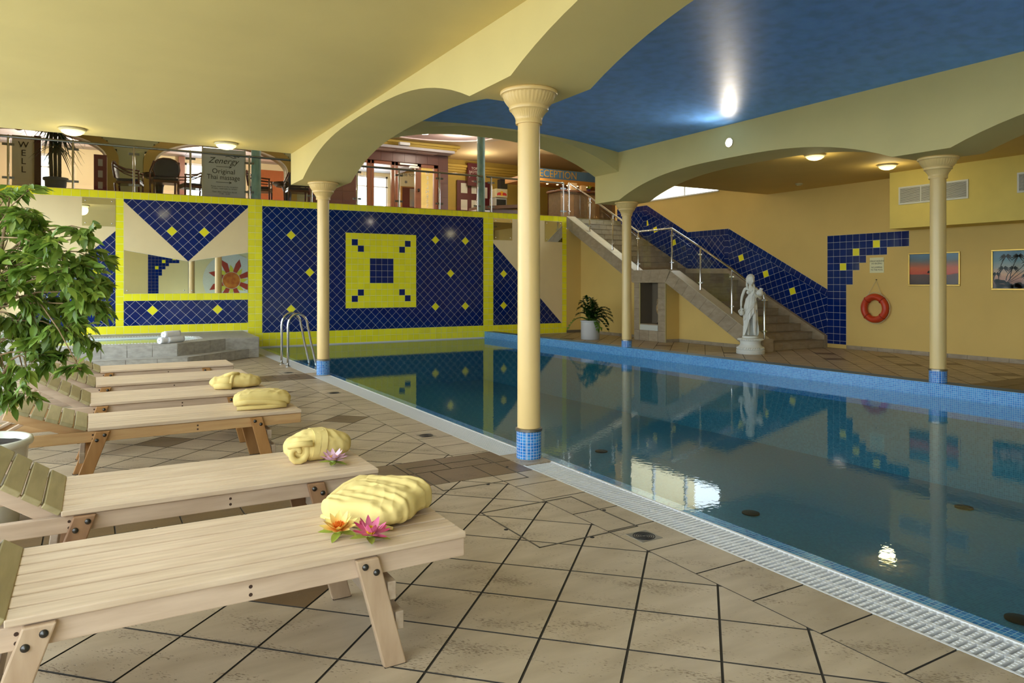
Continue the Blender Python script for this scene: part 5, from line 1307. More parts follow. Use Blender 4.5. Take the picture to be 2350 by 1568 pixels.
stems = [[trunkbase+Vector((0.03*k-0.03, 0.02*(k % 2), 0)), Vector((PX+0.05*k-0.08, PY-0.02*k, 0.9)), Vector((PX+0.09*k-0.1, PY-0.04*k, 1.3)), Vector((PX+0.12*k-0.12, PY+0.03*k, 1.75)), Vector((PX+0.13*k-0.1, PY, 2.0))] for k in range(3)]
for s_ in stems: wood_.tube(s_, 0.014, 8, rad=[0.018, 0.016, 0.013, 0.009, 0.004])
wood_.build('trunk', BARK, fig, smooth=True)
leaves = []
br_ = MB(); twg = MB()
for (u, v, r, n) in blobs:
    dep = 4.3+rnd.uniform(-0.25, 0.25); c = atpx(u, v, dep); rr = r/FPX*dep
    s_ = stems[rnd.randrange(3)]; base = s_[1].lerp(s_[3], rnd.random()); base.z = min(base.z, c.z-0.05) if c.z > 0.95 else base.z
    mid = base.lerp(c, 0.5)+Vector((rnd.uniform(-.04, .04), rnd.uniform(-.04, .04), 0.09))
    br_.tube([base, base.lerp(mid, 0.5)+Vector((0, 0, 0.03)), mid, mid.lerp(c, 0.55)+Vector((0, 0, 0.03)), c], 0.006, 6, rad=[0.008, 0.007, 0.005, 0.004, 0.0025])
    nt = max(2, n//9)
    for t in range(nt):
        d = Vector((rnd.gauss(0, 1), rnd.gauss(0, 1), rnd.gauss(0, 0.8))).normalized(); e = c+Vector((d.x*rr, d.y*rr*0.9, d.z*rr))*rnd.uniform(0.75, 1.05)
        q = c.lerp(e, 0.5)+Vector((0, 0, 0.25*rr)); pts = [c, q, e+Vector((0, 0, -0.05*rr))]
        twg.tube(pts, 0.0018, 4, rad=[0.0026, 0.002, 0.001])
        KN = int(max(3, n//nt)*1.9)
        for k in range(KN):
            f = (k+rnd.random())/KN*0.95+0.08; f = min(f, 1)
            p = (c.lerp(q, f*2) if f < 0.5 else q.lerp(e, f*2-1))+Vector((rnd.gauss(0, .012), rnd.gauss(0, .012), rnd.gauss(0, .008)))
            out = (d*0.9+Vector((rnd.gauss(0, .6), rnd.gauss(0, .6), -0.55+rnd.gauss(0, .35)))).normalized()
            leaves.append((p, out, rnd.uniform(0.75, 1.2), 1 if rnd.random() < 0.24 else 0, rnd.uniform(-0.9, 0.9)))
br_.build('branch', BARK, fig, smooth=True); twg.build('twigs', BARK, fig, smooth=True, kind='stuff')
def leaf_mesh(m, L=0.088, W=0.036):
    b = MB(); prof = [(0.0, 0.03), (0.12, 0.5), (0.32, 0.98), (0.55, 0.9), (0.78, 0.48), (0.9, 0.16), (1.0, 0.01)]; vs = []; fs = []
    for t, w in prof:
        dz = -0.10*L*t*t*1.6
        for s in (-1, 0, 1): vs.append((L*t, s*w*W/2, dz+(abs(s)*w*W*0.16)))
    for i in range(len(prof)-1):
        for k in range(2): a = 3*i+k; fs.append((a, a+3, a+4, a+1))
    b.add(vs, fs); b.tube([(-0.014, 0, 0.004), (0, 0, 0)], 0.0012, 4); return b
lm = [leaf_mesh(m).mesh('leaf', m, smooth=True) for m in LEAF]
def leaf_mat(p, out, sc, roll):
    x = out.normalized(); up = Vector((0, 0, 1)); y = up.cross(x)
    y = y.normalized() if y.length > 1e-3 else Vector((0, 1, 0)); z = x.cross(y)
    R = Matrix((x, y, z)).transposed() @ Matrix.Rotation(roll, 3, 'X'); return R, p, sc
def score(l): u, v, d = proj(l[0]); return (0 if (0 < u < 2350 and 0 < v < 1568) else 1, d)
leaves.sort(key=score)
stuff = [MB(), MB()]; fl0 = wloc(fig)
for i, (p, out, sc, mi, roll) in enumerate(leaves):
    R, p, sc = leaf_mat(p, out, sc, roll)
    if i < 290:
        o = inst('leaf', lm[mi], fig, p-fl0, R.to_euler(), (sc, sc, sc))
    else:
        src = leaf_mesh(LEAF[0]); stuff[mi].add([tuple(R @ (Vector(q)*sc)+p) for q in src.v], src.f)
for mi in (0, 1): stuff[mi].build('foliage', LEAF[mi], fig, smooth=True, kind='stuff')

# ------------------------------------------------------------------ glossy arching plant in the white planter by the stairs
zp = empty('zz_planter', (10.83, 14.66, ZD), label='tall white cylindrical planter on the deck beside the tiled wall', cat='plant pot')
b = MB(); b.lathe([(0.225, 0), (0.235, 0.01), (0.238, 0.44), (0.25, 0.45), (0.252, 0.475), (0.24, 0.48), (0.228, 0.47), (0.226, 0.42), (0, 0.415)], (10.83, 14.66, ZD), 44, cap=False); b.build('body', M('planter_white', (205, 205, 205), 0.25), zp, ang=45)
b = MB(); b.lathe([(0.227, 0.43), (0, 0.44)], (10.83, 14.66, ZD), 30, cap=False); b.build('soil', MATS['soil'], zp)
zz = empty('zz_plant', (10.83, 14.66, ZD+0.43), label='dark glossy arching house plant in the tall white planter', cat='plant')
ZL1 = M('zz_leaf', (40, 74, 24), 0.25, alt=(28, 56, 18), vs_=12, rnd=0.2); ZL2 = M('zz_leaf_young', (104, 142, 44), 0.3, alt=(80, 120, 36), vs_=12)
rnd = random.Random(5)
specs = [(-0.12, 0.62, 0.0, 0), (-0.28, 0.36, -0.3, 0), (-0.22, 0.5, 0.2, 0), (0.05, 0.5, 0.3, 0), (0.12, 0.44, -0.2, 0), (0.42, 0.34, 0.0, 0), (0.48, 0.18, -0.3, 0), (0.52, 0.06, 0.2, 0), (0.42, -0.02, -0.1, 0), (0.3, 0.3, 0.4, 0), (0.16, -0.14, -0.75, 1), (0.22, -0.1, -0.7, 1), (-0.55, -0.12, -0.3, 1), (0.4, -0.14, -0.5, 0), (0.0, 0.36, -0.5, 0), (-0.1, 0.3, 0.5, 0), (0.3, 0.16, -0.5, 0), (0.02, 0.58, -0.05, 0), (0.2, 0.34, 0.2, 0), (0.36, 0.22, 0.3, 0), (-0.18, 0.42, -0.2, 0), (0.1, 0.5, 0.1, 0), (0.34, 0.08, -0.3, 0), (-0.05, 0.2, -0.5, 0), (0.1, 0.22, -0.6, 0), (0.46, 0.26, 0.2, 0), (-0.3, 0.2, 0.1, 0)]
for r_, h_, d_, yng in specs:
    e = Vector((r_*Rv[0]+d_*0.35*Fv[0], r_*Rv[1]+d_*0.35*Fv[1], h_)); s0 = Vector((rnd.uniform(-.08, .08), rnd.uniform(-.08, .08), 0.0))
    top_ = s0.lerp(e, 0.55); top_.z = max(h_, 0.12)+0.18*abs(r_)+0.06
    pts = [s0*(1-t)**2+top_*2*t*(1-t)+e*t*t for t in [i/10 for i in range(11)]]
    b = MB(); b.tube(pts, 0.006, 5, rad=[0.009-0.0006*i for i in range(11)], mi=0); lf = leaf_mesh(ZL1, 0.125, 0.07)
    for i in range(1, 11):
        t = (pts[min(i+1, 10)]-pts[i-1]).normalized(); sd = t.cross(Vector((0, 0, 1))); sd = sd.normalized() if sd.length > .05 else Vector((1, 0, 0))
        for s in (-1, 1):
            R, p, sc = leaf_mat(pts[i], sd*s*0.8+t*0.7+Vector((0, 0, 0.25)), rnd.uniform(0.75, 1.05), rnd.uniform(-.3, .3))
            b.add([tuple(R @ (Vector(q)*sc)+p) for q in lf.v], lf.f, 1)
    R, p, sc = leaf_mat(pts[10], (pts[10]-pts[9]), 1, 0); b.add([tuple(R @ (Vector(q)*sc)+p) for q in lf.v], lf.f, 1)
    b.build('frond', [M('zz_stem', (84, 92, 44), 0.5), ZL2 if yng else ZL1], zz, smooth=True, local=True)

# ------------------------------------------------------------------ vase in the niche
vs0 = (11.97, 13.32, 0.455); va = empty('tall_vase', vs0, label='tall ornamented gold and white vase standing in the niche under the stairs', cat='vase')
VG = M('vase_gold', (150, 104, 44), 0.3, alt=(196, 178, 140), vs_=26, spec=0.6); VD = M('vase_dark', (30, 24, 20), 0.4)
b = MB(); b.lathe([(0.1, 0), (0.1, 0.03), (0.085, 0.045), (0.06, 0.055)], (0, 0, 0), 28); b.build('plinth', VD, va, ang=40, local=True)
b = MB(); b.lathe([(0.06, 0.055), (0.085, 0.07), (0.06, 0.1), (0.035, 0.14), (0.045, 0.165), (0.06, 0.2), (0.1, 0.3), (0.118, 0.38), (0.11, 0.45), (0.075, 0.5), (0.05, 0.53), (0.048, 0.6), (0.055, 0.67), (0.066, 0.7), (0.05, 0.7)], (0, 0, 0), 32); b.build('body', VG, va, smooth=True, local=True)
for s in (-1, 1):
    b = MB(); b.tube([(0, s*0.1, 0.44), (0, s*0.14, 0.5), (0, s*0.12, 0.6), (0, s*0.055, 0.64)], 0.009, 8); b.build('handle', VG, va, smooth=True, local=True)

# ------------------------------------------------------------------ white statue of a woman with a jar
ST = M('statue_white', (226, 226, 218), 0.5, var=0.03, vs_=6)
stt = empty('statue', (11.43, 10.08, ZD), math.radians(-44), label='white statue of a robed woman holding a jar on a round pedestal by the stairs', cat='statue')
b = MB(); b.lathe([(0.272, 0), (0.276, 0.01), (0.276, 0.075), (0.262, 0.085), (0.258, 0.09)], (0, 0, 0), 48); b.build('pedestal_foot', ST, stt, ang=40, local=True)
b = MB(); b.lathe([(0.258, 0.088), (0.262, 0.11), (0.25, 0.135), (0.215, 0.16), (0.198, 0.2), (0.2, 0.24), (0.215, 0.262)], (0, 0, 0), 48); b.build('pedestal_drum', ST, stt, smooth=True, local=True)
b = MB(); b.lathe([(0.215, 0.258), (0.238, 0.268), (0.242, 0.29), (0.228, 0.308), (0.0, 0.31)], (0, 0, 0), 48); b.build('pedestal_top', ST, stt, ang=40, local=True)
b = MB()
for k in range(44): a = 2*PI*k/44; b.ball((0.24*math.cos(a), 0.24*math.sin(a), 0.285), 0.0155, 8, 6)
for k in range(40):
    a = 2*PI*k/40; c1, c2 = a, a+0.12; b.tube([(0.256*math.cos(c1), 0.256*math.sin(c1), 0.092), (0.262*math.cos((c1+c2)/2), 0.262*math.sin((c1+c2)/2), 0.11), (0.25*math.cos(c2), 0.25*math.sin(c2), 0.128)], 0.012, 6)
b.build('bead_moulding', ST, stt, smooth=True, kind='stuff', local=True)
b = MB(); b.lathe([(0.155, 0.31), (0.16, 0.315), (0.16, 0.345), (0.15, 0.355), (0, 0.356)], (0, 0, 0), 40); b.build('figure_base', ST, stt, ang=40, local=True)
def skin(name, V, E_, parent, m, sub=2, roots=(0,)):
    me = bpy.data.meshes.new(name); me.from_pydata([v[:3] for v in V], E_, []); o = bpy.data.objects.new(name, me); COL.objects.link(o)
    sk = o.modifiers.new('skin', 'SKIN'); sk.use_smooth_shade = True; sk.branch_smoothing = 0.6
    if not me.skin_vertices: me.skin_vertices.new()
    L_ = me.skin_vertices[0].data
    for i, v in enumerate(V):
        L_[i].radius = (v[3], v[4] if len(v) > 4 else v[3]); L_[i].use_root = i in roots
    s = o.modifiers.new('sub', 'SUBSURF'); s.levels = sub; s.render_levels = sub
    me.materials.append(m); o.parent = parent; return o
Z = 0.356
# x: to the viewer's right, -y: towards the viewer; the figure is about 1.24 m tall
V = [(0.0, 0.0, Z+0.66, 0.088, 0.074),       # 0 pelvis
     (0.008, 0.0, Z+0.76, 0.072, 0.058),     # 1 waist
     (0.004, 0.0, Z+0.87, 0.084, 0.066),     # 2 chest
     (0.0, 0.005, Z+0.955, 0.078, 0.052),    # 3 shoulders
     (0.0, 0.003, Z+1.02, 0.032, 0.032),     # 4 neck
     (0.0, -0.006, Z+1.065, 0.032, 0.034),   # 5 neck top
     (-0.105, 0.0, Z+0.945, 0.036),          # 6 her right shoulder (viewer's left)
     (-0.158, 0.0, Z+0.80, 0.029),           # 7
     (-0.178, -0.02, Z+0.70, 0.025),         # 8 elbow
     (-0.182, -0.06, Z+0.575, 0.019),        # 9 wrist
     (0.105, 0.0, Z+0.945, 0.036),           # 10 her left shoulder
     (0.165, 0.01, Z+0.83, 0.031),           # 11
     (0.188, -0.02, Z+0.745, 0.027),         # 12 elbow
     (0.165, -0.11, Z+0.765, 0.022),         # 13 forearm
     (0.135, -0.155, Z+0.79, 0.017),         # 14 wrist
     (-0.052, 0.0, Z+0.56, 0.07),            # 15 thigh R
     (-0.056, -0.012, Z+0.36, 0.05),         # 16 knee R
     (-0.05, 0.012, Z+0.2, 0.041),           # 17 calf
     (-0.042, 0.01, Z+0.06, 0.026),          # 18 ankle
     (-0.042, -0.06, Z+0.02, 0.022, 0.018),  # 19 foot
     (0.056, -0.01, Z+0.56, 0.07),           # 20 thigh L
     (0.075, -0.04, Z+0.36, 0.05),           # 21 knee L
     (0.078, 0.0, Z+0.2, 0.041),             # 22
     (0.08, 0.01, Z+0.06, 0.026),            # 23
     (0.09, -0.06, Z+0.02, 0.022, 0.018)]    # 24
E_ = [(0, 1), (1, 2), (2, 3), (3, 4), (4, 5), (3, 6), (6, 7), (7, 8), (8, 9), (3, 10), (10, 11), (11, 12), (12, 13), (13, 14), (0, 15), (15, 16), (16, 17), (17, 18), (18, 19), (0, 20), (20, 21), (21, 22), (22, 23), (23, 24)]
body = skin('body', V, E_, stt, ST)
# head with face, hair with bun
hd = MB(); hx, hy, hz = 0.004, -0.014, Z+1.118; yaw = 0.45; tilt = 0.18
def headpt(p):
    x, y, z = p; y, z = y*math.cos(tilt)-z*math.sin(tilt), y*math.sin(tilt)+z*math.cos(tilt)
    x, y, z = x*1.16, y*1.16, z*1.14
    return (hx+x*math.cos(yaw)-y*math.sin(yaw), hy+x*math.sin(yaw)+y*math.cos(yaw), hz+z)
n, m_ = 80, 60; vs = []; fs = []
for j in range(m_+1):
    ph = -PI/2+PI*j/m_
    for i in range(n):
        th = 2*PI*i/n; x, y, z = math.cos(ph)*math.sin(th), -math.cos(ph)*math.cos(th), math.sin(ph)
        w = 0.060*(1-0.18*max(0, -z)); px_, py_, pz_ = x*w, y*0.072, z*0.086
        if y < 0:
            g = lambda ax, az, s: math.exp(-((x-ax)**2+(z-az)**2)/s)
            py_ -= 0.022*math.exp(-(x*x)/0.012-((z+0.08)**2)/0.05)+0.006*g(0, -0.5, 0.03)+0.006*g(0, -0.82, 0.05)
            py_ += 0.013*(g(0.36, 0.1, 0.03)+g(-0.36, 0.1, 0.03)) - 0.008*(g(0.36, 0.08, 0.008)+g(-0.36, 0.08, 0.008)) + 0.006*g(0, -0.36, 0.008)+0.007*math.exp(-(x/0.25)**2-((z+0.5)/0.035)**2)
        vs.append(headpt((px_, py_, pz_)))
for j in range(m_):
    for i in range(n): i2 = (i+1) % n; fs.append((j*n+i, j*n+i2, (j+1)*n+i2, (j+1)*n+i))
hd.add(vs, fs)
for s in (-1, 1): hd.tube([headpt((s*0.058, 0.005, -0.015)), headpt((s*0.064, 0.012, 0.0)), headpt((s*0.06, 0.012, 0.02))], 0.008, 6)
hd.build('head', ST, stt, smooth=True, local=True)
hr = MB(); vs = []; fs = []
for j in range(15):
    ph = PI/2*j/14*1.35-0.55
    for i in range(40):
        th = 2*PI*i/40; x, y, z = math.cos(ph)*math.sin(th), -math.cos(ph)*math.cos(th), math.sin(ph)
        k = 1.17+0.05*math.sin(th*11+5*z)+0.03*noise.noise(Vector((x*6, y*6, z*6)))
        if y < -0.25 and z < 0.42: k *= 0.9-0.14*min(1, (0.42-z))
        vs.append(headpt((x*0.062*k, y*0.072*k+0.008, z*0.088*k+0.004)))
for j in range(14):
    for i in range(40): i2 = (i+1) % 40; fs.append((j*40+i, j*40+i2, (j+1)*40+i2, (j+1)*40+i))
hr.add(vs, fs); hr.ball(headpt((0.0, 0.09, 0.02)), 0.034, 14, 10); hr.tube([headpt((-0.05, 0.03, -0.04)), headpt((-0.062, 0.0, -0.1)), headpt((-0.058, -0.03, -0.15))], 0.02, 8, rad=[0.02, 0.022, 0.012]); hr.tube([headpt((0.05, 0.03, -0.04)), headpt((0.07, 0.0, -0.1)), headpt((0.075, -0.03, -0.17))], 0.02, 8, rad=[0.02, 0.022, 0.01])
hr.build('hair', ST, stt, smooth=True, local=True)
# hands: palms with five bent fingers
def hand(name, wrist, dirn, side, curl):
    w = Vector(wrist); d = Vector(dirn).normalized(); s = Vector(side).normalized(); nn = d.cross(s).normalized()
    Vh = [(*w, 0.017), (*(w+d*0.03), 0.021, 0.012), (*(w+d*0.055), 0.022, 0.011)]; Eh = [(0, 1), (1, 2)]
    pm_ = MB(); q0 = [w-d*0.012, w+d*0.005, w+d*0.03, w+d*0.055, w+d*0.064]; pm_.tube(q0, 0.02, 12, rad=[0.016, 0.019, 0.023, 0.021, 0.008])
    pm_.v = [tuple(Vector(p)-nn*((Vector(p)-w).dot(nn))*0.2) for p in pm_.v]; o = pm_.build(name, ST, stt, smooth=True, local=True)
    b = MB()
    for k, (off, ln) in enumerate(((-0.018, 0.8), (-0.006, 0.95), (0.006, 1.0), (0.018, 0.9))):
        p = w+d*0.055+s*off; q = p+(d+nn*curl*0.5).normalized()*0.026*ln; r = q+(d+nn*curl*1.6).normalized()*0.02*ln; t = r+(d*0.4+nn*curl*2).normalized()*0.016*ln
        b.tube([p-d*0.012, p, q, r, t], 0.006, 7, rad=[0.0066, 0.0066, 0.006, 0.0055, 0.004])
    p = w+d*0.018-s*0.017; b.tube([p, p-s*0.016+d*0.018, p-s*0.015+d*0.036+nn*curl*0.012, p-s*0.008+d*0.048+nn*curl*0.02], 0.007, 7, rad=[0.008, 0.0075, 0.0065, 0.0045])
    b.build('fingers', ST, o, smooth=True, local=True)
hand('hand', (-0.182, -0.062, Z+0.572), (-0.02, -0.1, -1), (0, -1, 0.1), -0.7)
hand('hand', (0.135, -0.157, Z+0.79), (-0.75, -0.5, 0.25), (0, 0.3, 1), -0.6)
# draped dress: a pleated sheath from bust to feet, open over one leg, with one shoulder strap
dr = MB(); vs = []; fs = []; NU, NV = 112, 60
cxs = [(0.0, 0.006, 0.112, 0.082), (0.12, 0.008, 0.106, 0.088), (0.22, 0.01, 0.094, 0.078), (0.36, 0.004, 0.122, 0.098), (0.55, 0.0, 0.132, 0.102), (0.75, 0.01, 0.128, 0.094), (1.0, 0.012, 0.145, 0.1)]
for j in range(NV+1):
    for i in range(NU):
        th = 2*PI*i/NU; x, y = math.sin(th), -math.cos(th)
        t0 = 0.10-0.09*x-0.02*math.cos(2*th)
        fr_ = 1/(1+math.exp((y+0.15)*9)); side = 1/(1+math.exp(-(x+0.62)*10))
        t1 = 1.0-fr_*side*(0.40+0.22*x)
        t = t0+(t1-t0)*j/NV; z = Z+0.93-0.93*t; ox, rx_, ry_ = cxs[-1][1:]
        for a_, c_ in zip(cxs[:-1], cxs[1:]):
            if a_[0] <= t <= c_[0]:
                f = (t-a_[0])/(c_[0]-a_[0]); ox, rx_, ry_ = [a_[k]+(c_[k]-a_[k])*f for k in (1, 2, 3)]; break
        k = 1+(0.015+0.06*min(1, max(0, t-0.1)*1.8))*math.sin(th*10+5*t+1.6*math.sin(th*2))+0.02*math.sin(th*23-3*t)
        vs.append((ox+x*rx_*k, y*ry_*k, z))
for j in range(NV):
    for i in range(NU): i2 = (i+1) % NU; fs.append((j*NU+i, j*NU+i2, (j+1)*NU+i2, (j+1)*NU+i))
dr.add(vs, fs); dd = dr.build('dress', ST, stt, smooth=True, local=True); s = dd.modifiers.new('thick', 'SOLIDIFY'); s.thickness = 0.008
b = MB()
for k in range(4):
    b.tube([(0.12, -0.03, Z+0.70-0.016*k), (0.06, -0.1, Z+0.655-0.018*k), (-0.02, -0.112, Z+0.575-0.024*k), (-0.1, -0.08, Z+0.47-0.034*k), (-0.13, -0.02, Z+0.40-0.04*k)], 0.011, 8, rad=[0.008, 0.013, 0.013, 0.012, 0.004])
b.tube([(0.085, 0.04, Z+0.95), (0.08, -0.03, Z+0.975), (0.06, -0.085, Z+0.90), (0.03, -0.1, Z+0.8)], 0.016, 8, rad=[0.01, 0.016, 0.016, 0.008])
b.build('sash_folds', ST, stt, smooth=True, kind='stuff', local=True)
for s in (-1, 1): b = MB(); b.ball((s*0.044, -0.058, Z+0.872), (0.04, 0.034, 0.038), 18, 12); b.build('bodice', ST, stt, smooth=True, local=True)
b = MB(); b.lathe([(0.012, -0.06), (0.045, -0.05), (0.068, -0.01), (0.066, 0.03), (0.045, 0.065), (0.03, 0.08), (0.036, 0.105), (0.046, 0.112), (0.036, 0.112), (0.02, 0.09)], (0, 0, 0), 28, cap=False)
rt = Matrix.Rotation(math.radians(18), 3, 'Y'); b.v = [tuple(rt @ Vector(p)+Vector((0.165, -0.115, Z+0.85))) for p in b.v]; b.build('jar', ST, stt, smooth=True, local=True)
b = MB(); b.ball((-0.176, -0.085, Z+0.46), (0.052, 0.046, 0.056), 18, 12); b.tube([(-0.176, -0.09, Z+0.5), (-0.166, -0.12, Z+0.53), (-0.15, -0.13, Z+0.545)], 0.018, 10, rad=[0.026, 0.018, 0.024]); b.tube([(-0.2+0.034*math.cos(2*PI*i/14), -0.12, Z+0.49+0.034*math.sin(2*PI*i/14)) for i in range(14)], 0.011, 8, closed=True); b.build('jug', ST, stt, smooth=True, local=True)
# ------------------------------------------------------------------ mezzanine furniture and signs
CW = M('chair_mahogany', (84, 42, 32), 0.22, var=0.15, vs_=12, spec=0.6); CU = M('chair_leather', (40, 34, 46), 0.35, var=0.05)
def armchair(x, y, rz, label):
    o = empty('armchair', (x, y, ZM+0.004), rz, label=label, cat='chair', group='dark armchairs on the mezzanine'); kw = dict(local=True)
    # faces -y, back rest at +y
    b = MB(); b.box(-0.25, 0.25, -0.25, 0.22, 0.40, 0.46); b.build('seat', CU, o, bevel=0.02, **kw)
    b = MB(); b.box(-0.26, 0.26, -0.26, 0.23, 0.345, 0.40); b.build('seat_frame', CW, o, bevel=0.008, **kw)
    P = [(-0.23, 0.47), (-0.26, 0.62), (-0.24, 0.74), (-0.17, 0.82), (-0.07, 0.855), (0.07, 0.855), (0.17, 0.82), (0.24, 0.74), (0.26, 0.62), (0.23, 0.47)]
    b = MB(); b.prism([(a, 0.225+0.14*(z-0.45), z) for a, z in P][::-1], (0, 0.045, 0)); b.build('backrest', CU, o, bevel=0.012, **kw)
    b = MB(); b.tube([(a*1.04, 0.25+0.14*(z-0.45), z+(0.012 if z > 0.6 else 0)) for a, z in P], 0.018, 8); b.build('back_frame', CW, o, smooth=True, **kw)
    for s in (-1, 1):
        b = MB(); b.tube([(s*0.245, 0.25, 0.35), (s*0.245, 0.235, 0.18), (s*0.25, 0.29, 0.0)], 0.02, 8, rad=[0.022, 0.02, 0.015]); b.build('leg', CW, o, smooth=True, **kw)
        b = MB(); b.tube([(s*0.265, -0.235, 0.64), (s*0.262, -0.24, 0.35), (s*0.25, -0.24, 0.0)], 0.02, 8, rad=[0.018, 0.022, 0.015]); b.build('leg', CW, o, smooth=True, **kw)
        b = MB(); b.tube([(s*0.255, 0.28, 0.80), (s*0.27, 0.18, 0.73), (s*0.28, 0.02, 0.665), (s*0.275, -0.16, 0.645), (s*0.265, -0.26, 0.64)], 0.018, 8); b.build('arm', CW, o, smooth=True, **kw)
        b = MB(); b.tube([(s*0.255, 0.27, 0.72), (s*0.265, 0.15, 0.64), (s*0.272, 0.0, 0.585), (s*0.262, -0.23, 0.57)], 0.012, 8); b.build('arm_rail', CW, o, smooth=True, **kw)
    return o
def round_table(x, y, label):
    o = empty('round_table', (x, y, ZM+0.004), label=label, cat='table', group='dark round tables on the mezzanine'); kw = dict(local=True)
    b = MB(); b.lathe([(0.40, 0.66), (0.42, 0.672), (0.42, 0.69), (0.41, 0.70), (0, 0.70)], (0, 0, 0), 40); b.build('table_top', M('table_gloss', (44, 26, 26), 0.1, spec=0.7), o, ang=40, **kw)
    b = MB(); b.lathe([(0.30, 0.60), (0.36, 0.655), (0.38, 0.66)], (0, 0, 0), 36); b.build('apron', M('table_dark', (34, 30, 38), 0.35), o, ang=40, **kw)
    b = MB(); b.lathe([(0.26, 0), (0.24, 0.03), (0.1, 0.06), (0.07, 0.1), (0.09, 0.4), (0.16, 0.6)], (0, 0, 0), 28); b.build('pedestal', MATS['table_dark'], o, ang=50, **kw)
armchair(0.72, 18.62, math.radians(78), 'dark armchair seen side on, left of the mezzanine table by the palm')
armchair(1.40, 18.0, math.radians(184), 'dark armchair with its rounded back towards the pool, by the left mezzanine table')
armchair(2.06, 18.7, math.radians(-80), 'dark armchair seen side on, between the mezzanine table and the massage banner')
round_table(1.38, 19.15, 'dark glossy round table among the three armchairs on the mezzanine')
armchair(3.58, 18.5, math.radians(72), 'dark armchair right of the green column, half behind the glass railing')
armchair(4.40, 18.2, math.radians(178), 'dark armchair with its back to the pool, behind the capital of the ladder column')
round_table(4.4, 19.15, 'dark glossy round table at the right end of the mezzanine lounge')
# massage banner
bn = empty('banner_stand', (2.6, 17.5, ZM+0.004), label='grey standing banner for massage with black lettering on the mezzanine', cat='banner')
BG = M('banner_grey', (186, 184, 180), 0.5)
b = MB(); b.box(2.15, 3.03, 17.50, 17.51, ZM+0.03, ZM+1.16); b.build('panel', BG, bn)
for x in (2.135, 3.045): b = MB(); b.box(x-0.015, x+0.015, 17.49, 17.52, ZM+0.004, ZM+1.19); b.build('upright', M('banner_steel', (190, 190, 194), 0.3, 0.9), bn)
b = MB(); b.box(2.12, 3.06, 17.48, 17.53, ZM+1.17, ZM+1.20); b.build('top_bar', MATS['banner_steel'], bn)
b = MB(); b.box(2.1, 3.08, 17.42, 17.58, ZM+0.004, ZM+0.03); b.build('foot', MATS['banner_steel'], bn)
R0 = (PI/2, 0, 0); yb = 17.497
text('lettering', 'Zenergy', 0.19, (2.57, yb, ZM+0.885), R0, BLK, bn, shear=0.35)
text('lettering', 'Original', 0.155, (2.58, yb, ZM+0.645), R0, BLK, bn)
text('lettering', 'Thai massage', 0.155, (2.58, yb, ZM+0.51), R0, BLK, bn, sx=0.86)
text('lettering', 'Please reserve at the reception\nPros\u00edm, rezervujte na recepci', 0.046, (2.6, yb, ZM+0.28), R0, BLK, bn)
text('lettering', 'Open daily / Otev\u0159eno denn\u011b\n11:00 - 22:00', 0.044, (2.6, yb, ZM+0.16), R0, BLK, bn)
b = MB()
for zz in (ZM+0.755, ZM+0.40):
    b.box(2.42, 2.75, yb-0.0006, yb+0.001, zz-0.005, zz+0.005)
    for s in (-1, 1): b.prism([(2.76, yb-0.0006, zz), (2.69, yb-0.0006, zz+s*0.032), (2.71, yb-0.0006, zz+s*0.008)], (0, 0.0015, 0))
b.build('arrows', BLK, bn, kind='stuff')
b = MB()
for k in range(5):
    a = PI/2+(k-2)*0.62; q = [(2.86+0.075*t*math.cos(a+d), yb-0.0006, ZM+0.985+0.075*t*math.sin(a+d)) for t, d in ((0.15, 0), (0.6, 0.22), (1.0, 0), (0.6, -0.22))]; b.prism(q, (0, 0.0012, 0))
b.tube([(2.62+0.24*t, yb, ZM+0.985+0.018*math.sin(2*PI*t)) for t in [i/12 for i in range(13)]], 0.006, 5); b.build('lotus_emblem', BLK, bn, kind='stuff')
# potted palm (dracaena)
dp = empty('palm_pot', (-0.69, 18.3, ZM+0.004), label='grey round pot of the spiky palm on the mezzanine', cat='plant pot')
b = MB(); b.lathe([(0.17, 0), (0.2, 0.2), (0.205, 0.3), (0.235, 0.3), (0.24, 0.33), (0.235, 0.36), (0.2, 0.36), (0.19, 0.33), (0, 0.325)], (-0.69, 18.3, ZM+0.004), 36, cap=False); b.build('body', M('pot_grey', (92, 96, 102), 0.5), dp, ang=45)
dr_ = empty('spiky_palm', (-0.69, 18.3, ZM+0.33), label='tall dark spiky leaved palm in the grey pot behind the mezzanine railing', cat='plant')
b = MB(); rnd = random.Random(3)
for k in range(3): b.tube([(-0.07+0.07*k, 0.02*k, 0), (-0.09+0.08*k, 0, 0.5), (-0.08+0.08*k, 0.03, 1.1)], 0.035, 8)
b.build('trunk', M('palm_trunk', (78, 70, 58), 0.8, var=0.2, vs_=30), dr_, smooth=True, local=True)
DL = M('palm_leaf', (40, 58, 42), 0.45, rnd=0.3)
for cx, cz, n in ((-0.08, 1.15, 42), (0.02, 0.72, 34), (0.08, 1.0, 34)):
    for k in range(n):
        az = rnd.uniform(0, 2*PI); el = rnd.uniform(-0.6, 1.1); L = rnd.uniform(0.4, 0.62); q = []
        for i in range(6):
            t = i/5; q.append(Vector((cx+L*t*math.cos(el)*math.cos(az), L*t*math.cos(el)*math.sin(az), cz+L*t*math.sin(el)-0.32*t*t)))
        s = Vector((-math.sin(az), math.cos(az), 0)); l = MB(); vs = []; fs = []
        for i, p in enumerate(q): w = 0.017*(1-(i/5)**2)+0.001; vs += [tuple(p-s*w), tuple(p+Vector((0, 0, -0.004))), tuple(p+s*w)]
        for i in range(5): fs += [(3*i, 3*i+1, 3*i+4, 3*i+3), (3*i+1, 3*i+2, 3*i+5, 3*i+4)]
        l.add(vs, fs); l.build('leaf', DL, dr_, smooth=True, local=True)
